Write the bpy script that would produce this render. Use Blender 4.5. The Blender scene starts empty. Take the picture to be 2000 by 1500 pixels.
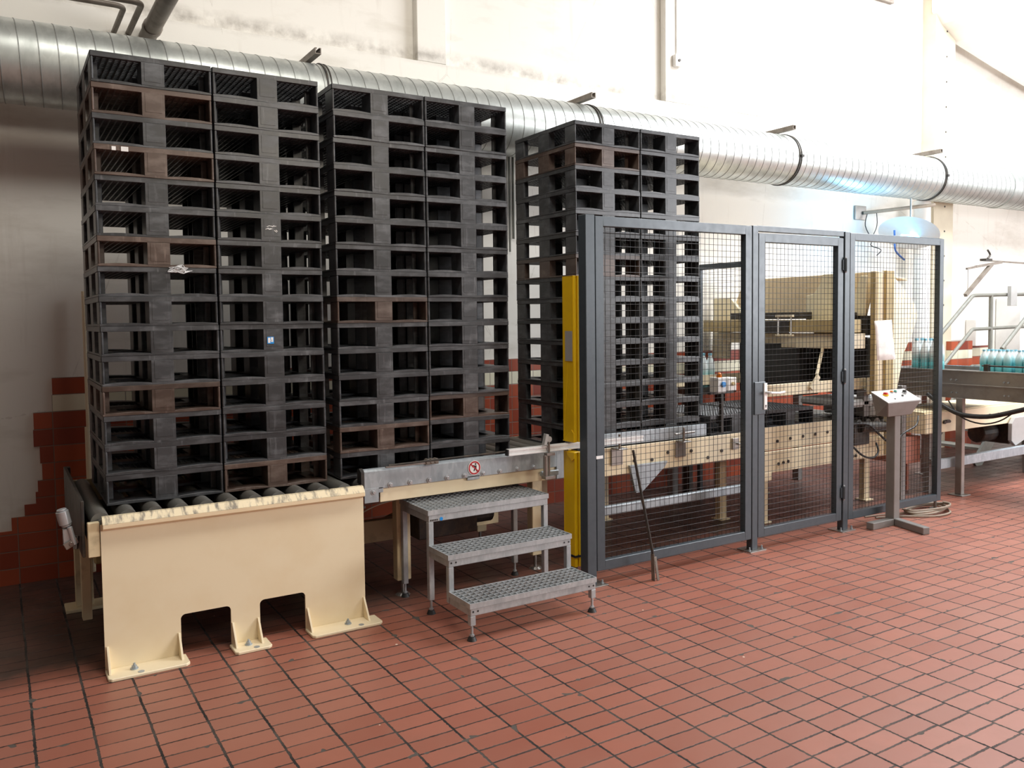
import bpy, bmesh, math, random
from mathutils import Vector, Matrix
random.seed(7)
S = bpy.context.scene
COL = S.collection
PI = math.pi

# ---------------------------------------------------------------- camera
def make_camera():
    cx, cy, cz = -0.46801, -4.80305, 1.77056
    yaw, pitch, roll, f = 0.544465, -0.050904, -0.012636, 1630.61
    fw = Vector((math.sin(yaw)*math.cos(pitch), math.cos(yaw)*math.cos(pitch), math.sin(pitch)))
    rt = Vector((math.cos(yaw), -math.sin(yaw), 0)); up = rt.cross(fw)
    r2 = rt*math.cos(roll) + up*math.sin(roll)
    u2 = -rt*math.sin(roll) + up*math.cos(roll)
    cd = bpy.data.cameras.new('camera'); co = bpy.data.objects.new('camera', cd); COL.objects.link(co)
    M = Matrix((r2, u2, -fw)).transposed().to_4x4(); M.translation = Vector((cx, cy, cz))
    co.matrix_world = M
    cd.sensor_width = 36; cd.lens = f/2000*36
    cd.shift_x = 20.53/2000; cd.shift_y = -43.83/2000
    cd.clip_end = 100
    S.camera = co
make_camera()

# ---------------------------------------------------------------- world, light, exposure
w = bpy.data.worlds.new('world'); S.world = w; w.use_nodes = True
w.node_tree.nodes['Background'].inputs[0].default_value = (1.0, 0.97, 0.94, 1)
w.node_tree.nodes['Background'].inputs[1].default_value = 0.055
def area(name, loc, target, sx, sy, power, color):
    l = bpy.data.lights.new(name, 'AREA'); l.shape = 'RECTANGLE'; l.size = sx; l.size_y = sy
    l.energy = power; l.color = color
    o = bpy.data.objects.new(name, l); COL.objects.link(o); o.location = loc
    o.rotation_euler = (Vector(target)-Vector(loc)).to_track_quat('-Z', 'Y').to_euler()
    return o
area('skylight_far', (9.5, -1.2, 6.3), (9.5, -0.6, 0), 6.0, 3.0, 930, (0.95, 0.975, 1.0))
area('window_front_right', (11.0, -8.7, 2.9), (5.0, 0, 1.4), 6.0, 3.6, 1000, (0.96, 0.97, 1.0))
area('front_fill', (3.5, -8.2, 4.6), (0.8, 0, 0.9), 2.0, 1.2, 150, (1.0, 0.90, 0.74))  # unseen warm fill added from the front to lift the left side
area('hall_window_right', (15.0, -5.0, 3.6), (6.0, 0.5, 1.6), 5.0, 3.5, 300, (0.94, 0.97, 1.0))
area('middle_fill', (1.3, -2.2, 6.3), (0.6, 0.0, 0), 2.5, 1.6, 175, (1.0, 0.96, 0.88))  # added overhead fill that brightens the left wall and the hood
S.view_settings.view_transform = 'Standard'
S.view_settings.look = 'None'
S.view_settings.exposure = 0.0
S.view_settings.gamma = 1.0
S.view_settings.use_curve_mapping = False

# ---------------------------------------------------------------- materials
class NT:
    def __init__(s, name):
        s.m = bpy.data.materials.new(name); s.m.use_nodes = True
        s.t = s.m.node_tree; s.b = s.t.nodes['Principled BSDF']
    def n(s, typ, **kw):
        nd = s.t.nodes.new(typ)
        ins = kw.pop('ins', {})
        for k, v in kw.items(): setattr(nd, k, v)
        for k, v in ins.items():
            if isinstance(v, bpy.types.NodeSocket): s.t.links.new(v, nd.inputs[k])
            else: nd.inputs[k].default_value = v
        return nd
    def math(s, op, a, b=0.0, c=0.0):
        return s.n('ShaderNodeMath', operation=op, ins={0: a, 1: b, 2: c}).outputs[0]
    def mix(s, f, a, b):
        nd = s.n('ShaderNodeMix', data_type='RGBA')
        for k, v in ((0, f), (6, a), (7, b)):
            if isinstance(v, bpy.types.NodeSocket): s.t.links.new(v, nd.inputs[k])
            else: nd.inputs[k].default_value = (*v, 1) if isinstance(v, (tuple, list)) and len(v) == 3 else v
        return nd.outputs[2]
    def ramp(s, f, lo, hi):
        return s.n('ShaderNodeMapRange', ins={0: f, 1: lo, 2: hi}).outputs[0]
    def noise(s, vec, scale, detail=4, rough=0.6):
        return s.n('ShaderNodeTexNoise', ins={'Vector': vec, 'Scale': scale, 'Detail': detail, 'Roughness': rough}).outputs['Fac']
    def pos(s): return s.n('ShaderNodeNewGeometry').outputs['Position']
    def obj(s):
        tc = s.n('ShaderNodeTexCoord').outputs['Object']
        oi = s.n('ShaderNodeObjectInfo').outputs['Random']
        off = s.math('MULTIPLY', oi, 37.0)
        cmb = s.n('ShaderNodeCombineXYZ', ins={0: off, 1: off, 2: off}).outputs[0]
        return s.n('ShaderNodeVectorMath', operation='ADD', ins={0: tc, 1: cmb}).outputs[0], oi
    def stretch(s, v, sc):
        return s.n('ShaderNodeVectorMath', operation='MULTIPLY', ins={0: v, 1: sc}).outputs[0]
    def set(s, **kw):
        for k, v in kw.items():
            k = {'col': 'Base Color', 'rough': 'Roughness', 'metal': 'Metallic', 'spec': 'Specular IOR Level', 'normal': 'Normal', 'trans': 'Transmission Weight', 'ior': 'IOR', 'alpha': 'Alpha', 'coat': 'Coat Weight'}.get(k, k)
            if isinstance(v, bpy.types.NodeSocket): s.t.links.new(v, s.b.inputs[k])
            else: s.b.inputs[k].default_value = (*v, 1) if isinstance(v, tuple) and len(v) == 3 else v
        return s.m
    def bump(s, h, strength=0.3, dist=0.01):
        return s.n('ShaderNodeBump', ins={'Strength': strength, 'Distance': dist, 'Height': h}).outputs[0]

def simple(name, col, rough=0.5, metal=0.0, col2=None, scale=20.0, lo=0.45, hi=0.75, bump=0.0, stretch=None, **kw):
    n = NT(name); v, oi = n.obj()
    if stretch: v = n.stretch(v, stretch)
    f = n.noise(v, scale)
    c = n.mix(n.ramp(f, lo, hi), col, col2 or tuple(x*0.8 for x in col))
    r = n.math('ADD', n.math('MULTIPLY', n.noise(v, scale*0.6), 0.2), rough-0.1)
    n.set(col=c, rough=r, metal=metal, **kw)
    if bump: n.set(normal=n.bump(f, bump, 0.003))
    return n.m

def pallet_mat(name, base, light, dark):
    n = NT(name); v, oi = n.obj()
    f1 = n.noise(n.stretch(v, (2.5, 3, 6)), 3, 4)
    f2 = n.noise(n.stretch(v, (9, 9, 1.2)), 4, 4)
    c = n.mix(n.ramp(f1, 0.46, 0.74), base, light)
    c = n.mix(n.ramp(f2, 0.60, 0.84), c, tuple(x*1.5 for x in light))
    vary = n.math('ADD', n.math('MULTIPLY', oi, 0.5), 0.75)
    hs = n.n('ShaderNodeHueSaturation', ins={'Value': vary, 'Color': c}).outputs[0]
    n.set(col=hs, rough=n.math('ADD', n.math('MULTIPLY', f1, 0.25), 0.24), normal=n.bump(f1, 0.15, 0.002))
    n.b.inputs['Specular IOR Level'].default_value = 0.5
    return n.m

def floor_mat():
    n = NT('quarry_tile_floor'); p = n.pos()
    sep = n.n('ShaderNodeSeparateXYZ', ins={0: p})
    wob = n.math('MULTIPLY', n.math('SUBTRACT', n.noise(n.stretch(p, (1, 1, 0)), 3.0, 2), 0.5), 0.010)
    wob2 = n.math('MULTIPLY', n.math('SUBTRACT', n.noise(n.stretch(p, (1, 1, 0)), 26.0, 3), 0.5), 0.006)
    w2 = n.math('ADD', wob, wob2)
    TX, TY, OX, OY = 0.222, 0.1098, -0.3891, -0.895
    u = n.math('DIVIDE', n.math('SUBTRACT', n.math('ADD', sep.outputs[0], w2), OX), TX)
    iu = n.math('FLOOR', u)
    # every column of tiles is laid with its own tiny offset
    jit = n.n('ShaderNodeTexWhiteNoise', noise_dimensions='1D', ins={'W': iu}).outputs['Value']
    yy = n.math('ADD', n.math('ADD', sep.outputs[1], w2), n.math('MULTIPLY', n.math('SUBTRACT', jit, 0.5), 0.022))
    v = n.math('DIVIDE', n.math('SUBTRACT', yy, OY), TY)
    iv = n.math('FLOOR', v)
    du = n.math('MULTIPLY', n.math('SUBTRACT', 0.5, n.math('ABSOLUTE', n.math('SUBTRACT', n.math('FRACT', u), 0.5))), TX)
    dv = n.math('MULTIPLY', n.math('SUBTRACT', 0.5, n.math('ABSOLUTE', n.math('SUBTRACT', n.math('FRACT', v), 0.5))), TY)
    rag = n.noise(p, 60.0, 3)
    big = n.noise(n.stretch(p, (1, 1, 0)), 1.3, 3)
    wu = n.math('ADD', n.math('MULTIPLY', n.ramp(rag, 0.45, 0.75), 0.004), 0.0048)
    wv = n.math('ADD', n.math('MULTIPLY', n.ramp(rag, 0.42, 0.8), 0.0040), n.math('ADD', n.math('MULTIPLY', n.ramp(big, 0.35, 0.65), 0.0022), 0.0026))
    ju = n.ramp(n.math('SUBTRACT', wu, du), -0.0006, 0.0006)
    jv = n.ramp(n.math('SUBTRACT', wv, dv), -0.0009, 0.0009)
    # broken corners and patches of old mortar
    chip = n.ramp(n.math('SUBTRACT', n.math('MULTIPLY', n.ramp(n.noise(p, 7.0, 2), 0.63, 0.78), 0.035), n.math('ADD', n.math('MINIMUM', du, dv), 0.001)), 0.0, 0.001)
    cid = n.n('ShaderNodeCombineXYZ', ins={0: iu, 1: iv, 2: 0.0}).outputs[0]
    rnd = n.n('ShaderNodeTexWhiteNoise', noise_dimensions='3D', ins={'Vector': cid}).outputs['Value']
    tile = n.mix(n.math('MULTIPLY', rnd, 1.0), (0.285, 0.092, 0.060), (0.36, 0.128, 0.086))
    tile = n.mix(n.ramp(n.noise(p, 5.0, 4), 0.45, 0.8), tile, (0.30, 0.112, 0.075))
    grime = n.ramp(n.noise(n.stretch(p, (1, 1, 0)), 0.55, 3), 0.42, 0.66)
    tile = n.mix(n.math('MULTIPLY', grime, 0.45), tile, (0.32, 0.145, 0.105))
    # oily dirt under the machines, deepened to paint in their shade
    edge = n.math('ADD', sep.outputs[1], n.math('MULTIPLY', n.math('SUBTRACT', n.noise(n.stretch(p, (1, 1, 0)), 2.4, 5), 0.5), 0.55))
    oil_shade = n.math('MULTIPLY', n.ramp(edge, -0.22, 0.10), n.math('ADD', 0.62, n.math('MULTIPLY', n.noise(p, 5.0, 4), 0.5)))
    tile = n.mix(oil_shade, tile, (0.060, 0.042, 0.034))
    jc = n.mix(n.ramp(n.noise(p, 4.0, 3), 0.42, 0.62), (0.010, 0.007, 0.006), (0.07, 0.055, 0.046))
    jcv = n.mix(n.ramp(n.noise(p, 6.0, 3), 0.40, 0.65), (0.030, 0.014, 0.011), (0.085, 0.055, 0.045))
    c = n.mix(jv, tile, jcv); c = n.mix(ju, c, jc); c = n.mix(chip, c, (0.085, 0.07, 0.06))
    speck = n.n('ShaderNodeTexVoronoi', ins={'Vector': p, 'Scale': 3.2}).outputs['Distance']
    c = n.mix(n.math('LESS_THAN', speck, 0.022), c, (0.75, 0.62, 0.50))
    j = n.math('MAXIMUM', n.math('MAXIMUM', ju, n.math('MULTIPLY', jv, 0.6)), chip)
    rough = n.math('ADD', n.math('MULTIPLY', n.noise(p, 2.5, 4), 0.35), 0.26)
    rough = n.math('ADD', rough, n.math('MULTIPLY', j, 0.4))
    h = n.math('ADD', n.math('SUBTRACT', 1.0, j), n.math('MULTIPLY', n.noise(p, 14.0, 4), 0.25))
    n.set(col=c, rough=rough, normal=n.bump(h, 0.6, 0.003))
    return n.m

def plaster_mat():
    n = NT('white_plaster'); p = n.pos()
    sep = n.n('ShaderNodeSeparateXYZ', ins={0: p})
    st = n.noise(n.stretch(p, (0.35, 1, 1.2)), 2.2, 6, 0.65)
    c = n.mix(n.ramp(st, 0.52, 0.78), (0.80, 0.77, 0.71), (0.60, 0.56, 0.49))
    c = n.mix(n.math('MULTIPLY', n.ramp(n.noise(n.stretch(p, (5, 1, 0.5)), 2.0, 5), 0.60, 0.82), 0.4), c, (0.52, 0.47, 0.40))
    # soot that has collected on the ledge lines under the recessed panels
    zz = n.math('ABSOLUTE', n.math('SUBTRACT', sep.outputs[2], 4.05))
    soot = n.math('MULTIPLY', n.math('SUBTRACT', 1.0, n.ramp(zz, 0.0, 0.10)), n.ramp(n.noise(p, 6.0, 5), 0.38, 0.66))
    c = n.mix(n.math('MULTIPLY', soot, 0.75), c, (0.25, 0.22, 0.19))
    crack = n.n('ShaderNodeTexVoronoi', feature='DISTANCE_TO_EDGE', ins={'Vector': n.stretch(p, (0.55, 1, 0.32)), 'Scale': 1.0}).outputs['Distance']
    wig = n.math('ADD', crack, n.math('MULTIPLY', n.math('SUBTRACT', n.noise(p, 8.0, 4), 0.5), 0.02))
    ck = n.math('MULTIPLY', n.math('LESS_THAN', n.math('ABSOLUTE', wig), 0.0010), 0.22)
    c = n.mix(ck, c, (0.3, 0.25, 0.2))
    n.set(col=c, rough=0.85, normal=n.bump(n.noise(p, 30.0, 5), 0.12, 0.004))
    return n.m

def walltile_mat(name, ca, cb, gr):
    n = NT(name); p = n.pos()
    sep = n.n('ShaderNodeSeparateXYZ', ins={0: p})
    u = n.math('DIVIDE', n.math('ADD', sep.outputs[0], 0.15), 0.2345)
    v = n.math('DIVIDE', n.math('SUBTRACT', 1.403, sep.outputs[2]), 0.1175)
    du = n.math('MULTIPLY', n.math('SUBTRACT', 0.5, n.math('ABSOLUTE', n.math('SUBTRACT', n.math('FRACT', u), 0.5))), 0.2345)
    dv = n.math('MULTIPLY', n.math('SUBTRACT', 0.5, n.math('ABSOLUTE', n.math('SUBTRACT', n.math('FRACT', v), 0.5))), 0.1175)
    j = n.ramp(n.math('SUBTRACT', 0.0035, n.math('MINIMUM', du, dv)), -0.0008, 0.0008)
    cid = n.n('ShaderNodeCombineXYZ', ins={0: n.math('FLOOR', u), 1: n.math('FLOOR', v), 2: 0.0}).outputs[0]
    rnd = n.n('ShaderNodeTexWhiteNoise', noise_dimensions='3D', ins={'Vector': cid}).outputs['Value']
    c = n.mix(rnd, ca, cb)
    n.set(col=n.mix(j, c, gr), rough=0.32, normal=n.bump(n.math('SUBTRACT', 1.0, j), 0.5, 0.002))
    return n.m

def galv_mat(name, a, b, rough=0.42, scale=45, metal=0.35):
    n = NT(name); v, oi = n.obj()
    vo = n.n('ShaderNodeTexVoronoi', ins={'Vector': n.stretch(v, (1, 1, 0.5)), 'Scale': scale})
    f = n.noise(n.stretch(v, (1, 1, 0.4)), 9, 4)
    c = n.mix(n.math('MULTIPLY', vo.outputs['Color'], 1.0), a, b)
    c = n.mix(n.ramp(f, 0.45, 0.75), c, tuple(x*0.75 for x in a))
    n.set(col=c, metal=metal, rough=n.math('ADD', n.math('MULTIPLY', f, 0.25), rough-0.12))
    return n.m

MAT = dict(
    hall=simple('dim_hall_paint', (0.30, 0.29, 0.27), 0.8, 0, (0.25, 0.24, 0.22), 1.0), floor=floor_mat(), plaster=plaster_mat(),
    redtile=walltile_mat('red_wall_tile', (0.22, 0.035, 0.018), (0.40, 0.080, 0.032), (0.20, 0.12, 0.09)),
    creamtile=walltile_mat('cream_wall_tile', (0.78, 0.74, 0.58), (0.70, 0.66, 0.50), (0.35, 0.30, 0.24)),
    pallet=pallet_mat('grey_recycled_plastic', (0.040, 0.042, 0.046), (0.100, 0.105, 0.114), None),
    palletbrown=pallet_mat('brown_recycled_plastic', (0.072, 0.047, 0.037), (0.140, 0.105, 0.088), None),
    cream=simple('cream_machine_paint', (0.86, 0.745, 0.53), 0.40, 0, (0.82, 0.69, 0.47), 3.0, 0.45, 0.7),
    creamold=simple('worn_cream_paint', (0.74, 0.62, 0.40), 0.5, 0, (0.45, 0.36, 0.22), 9.0, 0.52, 0.78),
    olive=simple('ochre_machine_paint', (0.55, 0.42, 0.20), 0.5, 0, (0.42, 0.32, 0.15), 6.0),
    tan=simple('tan_hood_paint', (0.86, 0.70, 0.47), 0.5, 0, (0.80, 0.64, 0.42), 4.0),
    pale=simple('pale_cream_paint', (0.90, 0.82, 0.60), 0.4, 0, (0.85, 0.76, 0.53), 4.0),
    anthracite=simple('anthracite_powder_coat', (0.062, 0.080, 0.096), 0.34, 0.1, (0.052, 0.068, 0.082), 30.0),
    wire=simple('dark_mesh_wire', (0.035, 0.035, 0.036), 0.35, 0.6, (0.06, 0.055, 0.05), 30.0),
    yellow=simple('signal_yellow_paint', (0.88, 0.56, 0.005), 0.35, 0, (0.80, 0.48, 0.005), 5.0),
    galv=galv_mat('galvanised_steel', (0.33, 0.375, 0.41), (0.46, 0.51, 0.545)),
    step=galv_mat('brushed_step_steel', (0.40, 0.425, 0.445), (0.50, 0.525, 0.545), 0.46, 80),
    duct=galv_mat('spiral_duct_steel', (0.50, 0.53, 0.51), (0.58, 0.61, 0.59), 0.38, 25, 0.65),
    seam=simple('duct_seam_steel', (0.27, 0.28, 0.27), 0.5, 0.5),
    alu=simple('bright_aluminium', (0.86, 0.87, 0.88), 0.35, 0.0, (0.78, 0.78, 0.78), 40.0),
    chrome=simple('chrome_steel', (0.52, 0.55, 0.58), 0.22, 0.4),
    stainless=simple('dull_stainless', (0.32, 0.30, 0.28), 0.36, 0.75, (0.26, 0.24, 0.22), 12.0),
    grey=simple('grey_equipment_paint', (0.42, 0.42, 0.41), 0.45, 0.1, (0.38, 0.38, 0.37), 10.0),
    rail=simple('grey_green_railing_paint', (0.19, 0.19, 0.165), 0.5, 0.1, (0.15, 0.15, 0.13), 12.0),
    white=simple('white_enclosure_plastic', (0.82, 0.81, 0.78), 0.4, 0, (0.76, 0.75, 0.72), 5.0),
    black=simple('black_rubber', (0.018, 0.018, 0.019), 0.5, 0, (0.03, 0.03, 0.03), 20.0),
    dark=simple('dark_oily_steel', (0.05, 0.047, 0.045), 0.45, 0.5, (0.10, 0.08, 0.06), 18.0),
    roller=simple('dark_conveyor_roller', (0.19, 0.185, 0.17), 0.42, 0.35, (0.16, 0.145, 0.125), 10.0, stretch=(1, 0.3, 1)),
    rust=simple('brown_pipe_metal', (0.22, 0.19, 0.16), 0.5, 0.3, (0.13, 0.10, 0.08), 10.0),
    cap=simple('pale_blue_cap', (0.25, 0.55, 0.68), 0.4),
    dgrey=simple('grey_brown_metal_paint', (0.235, 0.225, 0.215), 0.42, 0.2, (0.20, 0.19, 0.18), 8.0),
    paper=simple('white_paper', (0.88, 0.87, 0.85), 0.7),
    red=simple('signal_red', (0.62, 0.02, 0.02), 0.4),
    signred=simple('sign_red', (0.50, 0.015, 0.03), 0.4),
    orange=simple('orange_lens', (0.85, 0.22, 0.01), 0.25),
    green=simple('green_button_plastic', (0.02, 0.30, 0.22), 0.35),
    blue=simple('blue_button_plastic', (0.01, 0.28, 0.75), 0.35),
    screw=simple('dark_screw', (0.06, 0.055, 0.05), 0.4, 0.6),
    cable=simple('beige_cable', (0.32, 0.26, 0.20), 0.6),
    bluehose=simple('blue_hose', (0.03, 0.10, 0.30), 0.5),
    film=simple('crumpled_clear_film', (0.62, 0.63, 0.64), 0.15, 0.0),
    dirty=simple('dirty_chipped_cream_edge', (0.80, 0.68, 0.46), 0.5, 0, (0.20, 0.17, 0.135), 16.0, 0.48, 0.66, stretch=(2.2, 0.6, 0.6)),
)
n = NT('teal_water_bottle_plastic'); v, oi = n.obj()
sp = n.n('ShaderNodeSeparateXYZ', ins={0: n.n('ShaderNodeTexCoord').outputs['Object']})
n.set(col=n.mix(n.ramp(sp.outputs[2], 0.10, 0.20), (0.16, 0.56, 0.60), (0.74, 0.80, 0.80)), rough=0.15)
MAT['bottle'] = n.m
n = NT('uv_tube_glow'); n.set(col=(0.1, 0.5, 1.0)); n.b.inputs['Emission Color'].default_value = (0.15, 0.6, 1.0, 1); n.b.inputs['Emission Strength'].default_value = 12.0
MAT['uv'] = n.m

# ---------------------------------------------------------------- mesh builder
class MB:
    def __init__(s): s.v = []; s.f = []; s.m = []; s.p = []
    def add(s, vs, fs, mi=0):
        b = len(s.v); s.p.append((b, len(s.f))); s.v += [tuple(v) for v in vs]
        for f in fs: s.f.append(tuple(b+i for i in f)); s.m.append(mi)
        return s
    def box(s, x0, x1, y0, y1, z0, z1, mi=0):
        vs = [(x, y, z) for z in (z0, z1) for y in (y0, y1) for x in (x0, x1)]
        return s.add(vs, [(0, 2, 3, 1), (4, 5, 7, 6), (0, 1, 5, 4), (2, 6, 7, 3), (0, 4, 6, 2), (1, 3, 7, 5)], mi)
    def frame(s, x0, x1, z0, z1, wd, y0, y1, mi=0):      # rectangular frame lying in XZ
        s.box(x0, x0+wd, y0, y1, z0, z1, mi); s.box(x1-wd, x1, y0, y1, z0, z1, mi)
        s.box(x0+wd, x1-wd, y0, y1, z0, z0+wd, mi); s.box(x0+wd, x1-wd, y0, y1, z1-wd, z1, mi); return s
    def prism(s, pts, axis, a, b, mi=0):                 # polygon extruded along an axis
        k = len(pts)
        def P(p, t):
            if axis == 'x': return (t, p[0], p[1])
            if axis == 'y': return (p[0], t, p[1])
            return (p[0], p[1], t)
        vs = [P(p, a) for p in pts] + [P(p, b) for p in pts]
        fs = [tuple(range(k)), tuple(range(2*k-1, k-1, -1))] + [(i, i+k, (i+1) % k+k, (i+1) % k) for i in range(k)]
        return s.add(vs, fs, mi)
    def cyl(s, p0, p1, r, n=16, r1=None, mi=0, cap=True):
        p0 = Vector(p0); p1 = Vector(p1); r1 = r if r1 is None else r1
        d = (p1-p0).normalized(); a = d.orthogonal().normalized(); b = d.cross(a)
        vs = [p0+(a*math.cos(2*PI*i/n)+b*math.sin(2*PI*i/n))*r for i in range(n)]
        vs += [p1+(a*math.cos(2*PI*i/n)+b*math.sin(2*PI*i/n))*r1 for i in range(n)]
        fs = [(i, (i+1) % n, (i+1) % n+n, i+n) for i in range(n)]
        if cap: fs += [tuple(range(n-1, -1, -1)), tuple(range(n, 2*n))]
        return s.add(vs, fs, mi)
    def bar(s, p0, p1, w, h, mi=0, up=(0, 0, 1)):
        p0 = Vector(p0); p1 = Vector(p1); d = (p1-p0).normalized(); sd = d.cross(Vector(up))
        if sd.length < 1e-4: sd = d.cross(Vector((1, 0, 0)))
        sd.normalize(); u = sd.cross(d); vs = []
        for p in (p0, p1):
            for a, b in ((-1, -1), (1, -1), (1, 1), (-1, 1)): vs.append(p+sd*a*w/2+u*b*h/2)
        return s.add(vs, [(0, 1, 2, 3), (7, 6, 5, 4), (0, 4, 5, 1), (1, 5, 6, 2), (2, 6, 7, 3), (3, 7, 4, 0)], mi)
    def tube(s, path, r, n=8, mi=0, smooth=4):
        P = [Vector(p) for p in path]
        if smooth > 1 and len(P) > 2:
            Q = []
            for i in range(len(P)-1):
                a = P[max(i-1, 0)]; b = P[i]; c = P[i+1]; d = P[min(i+2, len(P)-1)]
                for k in range(smooth):
                    t = k/smooth
                    Q.append(0.5*((2*b)+(-a+c)*t+(2*a-5*b+4*c-d)*t*t+(-a+3*b-3*c+d)*t**3))
            Q.append(P[-1]); P = Q
        ring = []; up = None
        for i, p in enumerate(P):
            d = (P[min(i+1, len(P)-1)]-P[max(i-1, 0)]).normalized()
            if up is None: up = d.orthogonal().normalized()
            up = (up-d*up.dot(d)).normalized(); b = d.cross(up)
            ring.append([p+(up*math.cos(2*PI*k/n)+b*math.sin(2*PI*k/n))*r for k in range(n)])
        vs = [v for q in ring for v in q]; fs = []
        for i in range(len(ring)-1):
            for k in range(n): fs.append((i*n+k, i*n+(k+1) % n, (i+1)*n+(k+1) % n, (i+1)*n+k))
        fs += [tuple(range(n-1, -1, -1)), tuple((len(ring)-1)*n+k for k in range(n))]
        return s.add(vs, fs, mi)
    def elbow(s, pts, r, rad, n=12, mi=0):               # pipe with round bends
        P = [Vector(p) for p in pts]; path = [P[0]]
        for i in range(1, len(P)-1):
            a = (P[i-1]-P[i]).normalized(); b = (P[i+1]-P[i]).normalized()
            for k in range(9):
                t = k/8; path.append((P[i]+a*rad)*(1-t)**2+P[i]*2*t*(1-t)+(P[i]+b*rad)*t*t)
        path.append(P[-1]); return s.tube(path, r, n, mi, smooth=1)
    def sphere(s, c, r, n=12, sc=(1, 1, 1), mi=0):
        c = Vector(c); vs = []; fs = []; m = n//2
        for i in range(m+1):
            th = PI*i/m
            for k in range(n):
                ph = 2*PI*k/n; vs.append((c.x+r*sc[0]*math.sin(th)*math.cos(ph), c.y+r*sc[1]*math.sin(th)*math.sin(ph), c.z+r*sc[2]*math.cos(th)))
        for i in range(m):
            for k in range(n): fs.append((i*n+k, (i+1)*n+k, (i+1)*n+(k+1) % n, i*n+(k+1) % n))
        return s.add(vs, fs, mi)
    def mesh(s, name, bevel=0, smooth=False, off=(0, 0, 0)):
        me = bpy.data.meshes.new(name)
        ox, oy, oz = off
        me.from_pydata([(x-ox, y-oy, z-oz) for x, y, z in s.v], [], s.f)
        me.polygons.foreach_set('material_index', s.m)
        bm = bmesh.new(); bm.from_mesh(me)
        bmesh.ops.remove_doubles(bm, verts=bm.verts, dist=1e-6)
        bmesh.ops.recalc_face_normals(bm, faces=bm.faces)
        if bevel:
            es = [e for e in bm.edges if len(e.link_faces) == 2 and e.calc_face_angle(0) > 0.6]
            bmesh.ops.bevel(bm, geom=es, offset=bevel, segments=1, affect='EDGES', clamp_overlap=True)
        if smooth:
            for f in bm.faces: f.smooth = True
            for e in bm.edges:
                if len(e.link_faces) == 2 and e.calc_face_angle(0) > 0.7: e.smooth = False
        bm.to_mesh(me); bm.free(); me.update()
        return me
    def each(s, name, mat, parent=None, bevel=0, smooth=False, label=None):   # one object per added solid
        for a, b, fa, fb in s.pieces():
            q = MB(); q.v = s.v[a:b]; q.f = [tuple(i-a for i in f) for f in s.f[fa:fb]]; q.m = s.m[fa:fb]
            q.build(name, mat, parent, bevel, smooth, label)
    def pieces(s):
        P = s.p+[(len(s.v), len(s.f))]
        return [(P[i][0], P[i+1][0], P[i][1], P[i+1][1]) for i in range(len(P)-1)]
    def build(s, name, mat, parent=None, bevel=0, smooth=False, label=None):
        off = parent_world(parent)
        me = s.mesh(name, bevel, smooth, off)
        for mm in (mat if isinstance(mat, (list, tuple)) else [mat]): me.materials.append(MAT[mm] if isinstance(mm, str) else mm)
        o = bpy.data.objects.new(name, me); COL.objects.link(o)
        if parent: o.parent = parent
        if label: o['label'] = label
        return o
def parent_world(p):
    v = Vector((0, 0, 0))
    while p is not None: v += Vector(p.location); p = p.parent
    return tuple(v)
def tag(o, label, cat, group=None):
    o['label'] = label; o['category'] = cat
    if group: o['group'] = group
    return o
def thing(name, loc, label, cat, group=None):
    o = bpy.data.objects.new(name, None); COL.objects.link(o); o.location = loc
    o.empty_display_size = 0.1
    return tag(o, label, cat, group)
def struct(o): o['kind'] = 'structure'; return o

ZC = 0.8127; HP = 0.15752

# ================================================================ THE SETTING
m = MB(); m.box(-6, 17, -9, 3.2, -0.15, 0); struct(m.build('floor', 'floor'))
m = MB(); m.box(-6, 17, -9, 3.2, 6.5, 6.65); struct(m.build('ceiling', 'hall'))
m = MB()
m.box(-6, 17, 1.75, 2.0, 0, 3.985)
m.box(-6, 17, 1.83, 2.0, 3.985, 6.5)
m.box(2.70, 2.98, 1.75, 1.83, 3.985, 6.5)
m.box(5.51, 17, 1.75, 1.83, 3.985, 6.5)
struct(m.build('wall_back', 'plaster', bevel=0.006))
m = MB(); m.box(-6.2, -6, -9, 2.0, 0, 6.5); struct(m.build('wall_left', 'hall'))
m = MB(); m.box(17, 17.2, -9, 2.0, 0, 6.5); struct(m.build('wall_right', 'hall'))
m = MB(); m.box(-6, 17, -9.2, -9, 0, 6.5); struct(m.build('wall_front', 'hall'))
# tiled dado with its broken left end
m = MB(); r = 0.1175
rows = [(-0.145, 1.403, 0), (-0.15, 1.2855, 1), (-0.265, 1.168, 0), (-0.27, 1.0505, 0), (-0.235, 0.933, 0), (-0.225, 0.8155, 0),
        (-0.255, 0.698, 0), (-0.27, 0.62, 0), (-0.34, 0.54, 0), (-0.42, 0.46, 0), (-0.60, 0.37, 0)]
for i, (x, z, k) in enumerate(rows):
    z1 = rows[i+1][1] if i+1 < len(rows) else 0.0
    m.box(x, 11.6, 1.737, 1.752, z1, z, k)
m.box(-3.0, -0.6, 1.737, 1.752, 0, 0.30, 0)
o = struct(m.build('trim_1', ['redtile', 'creamtile']))
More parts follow.
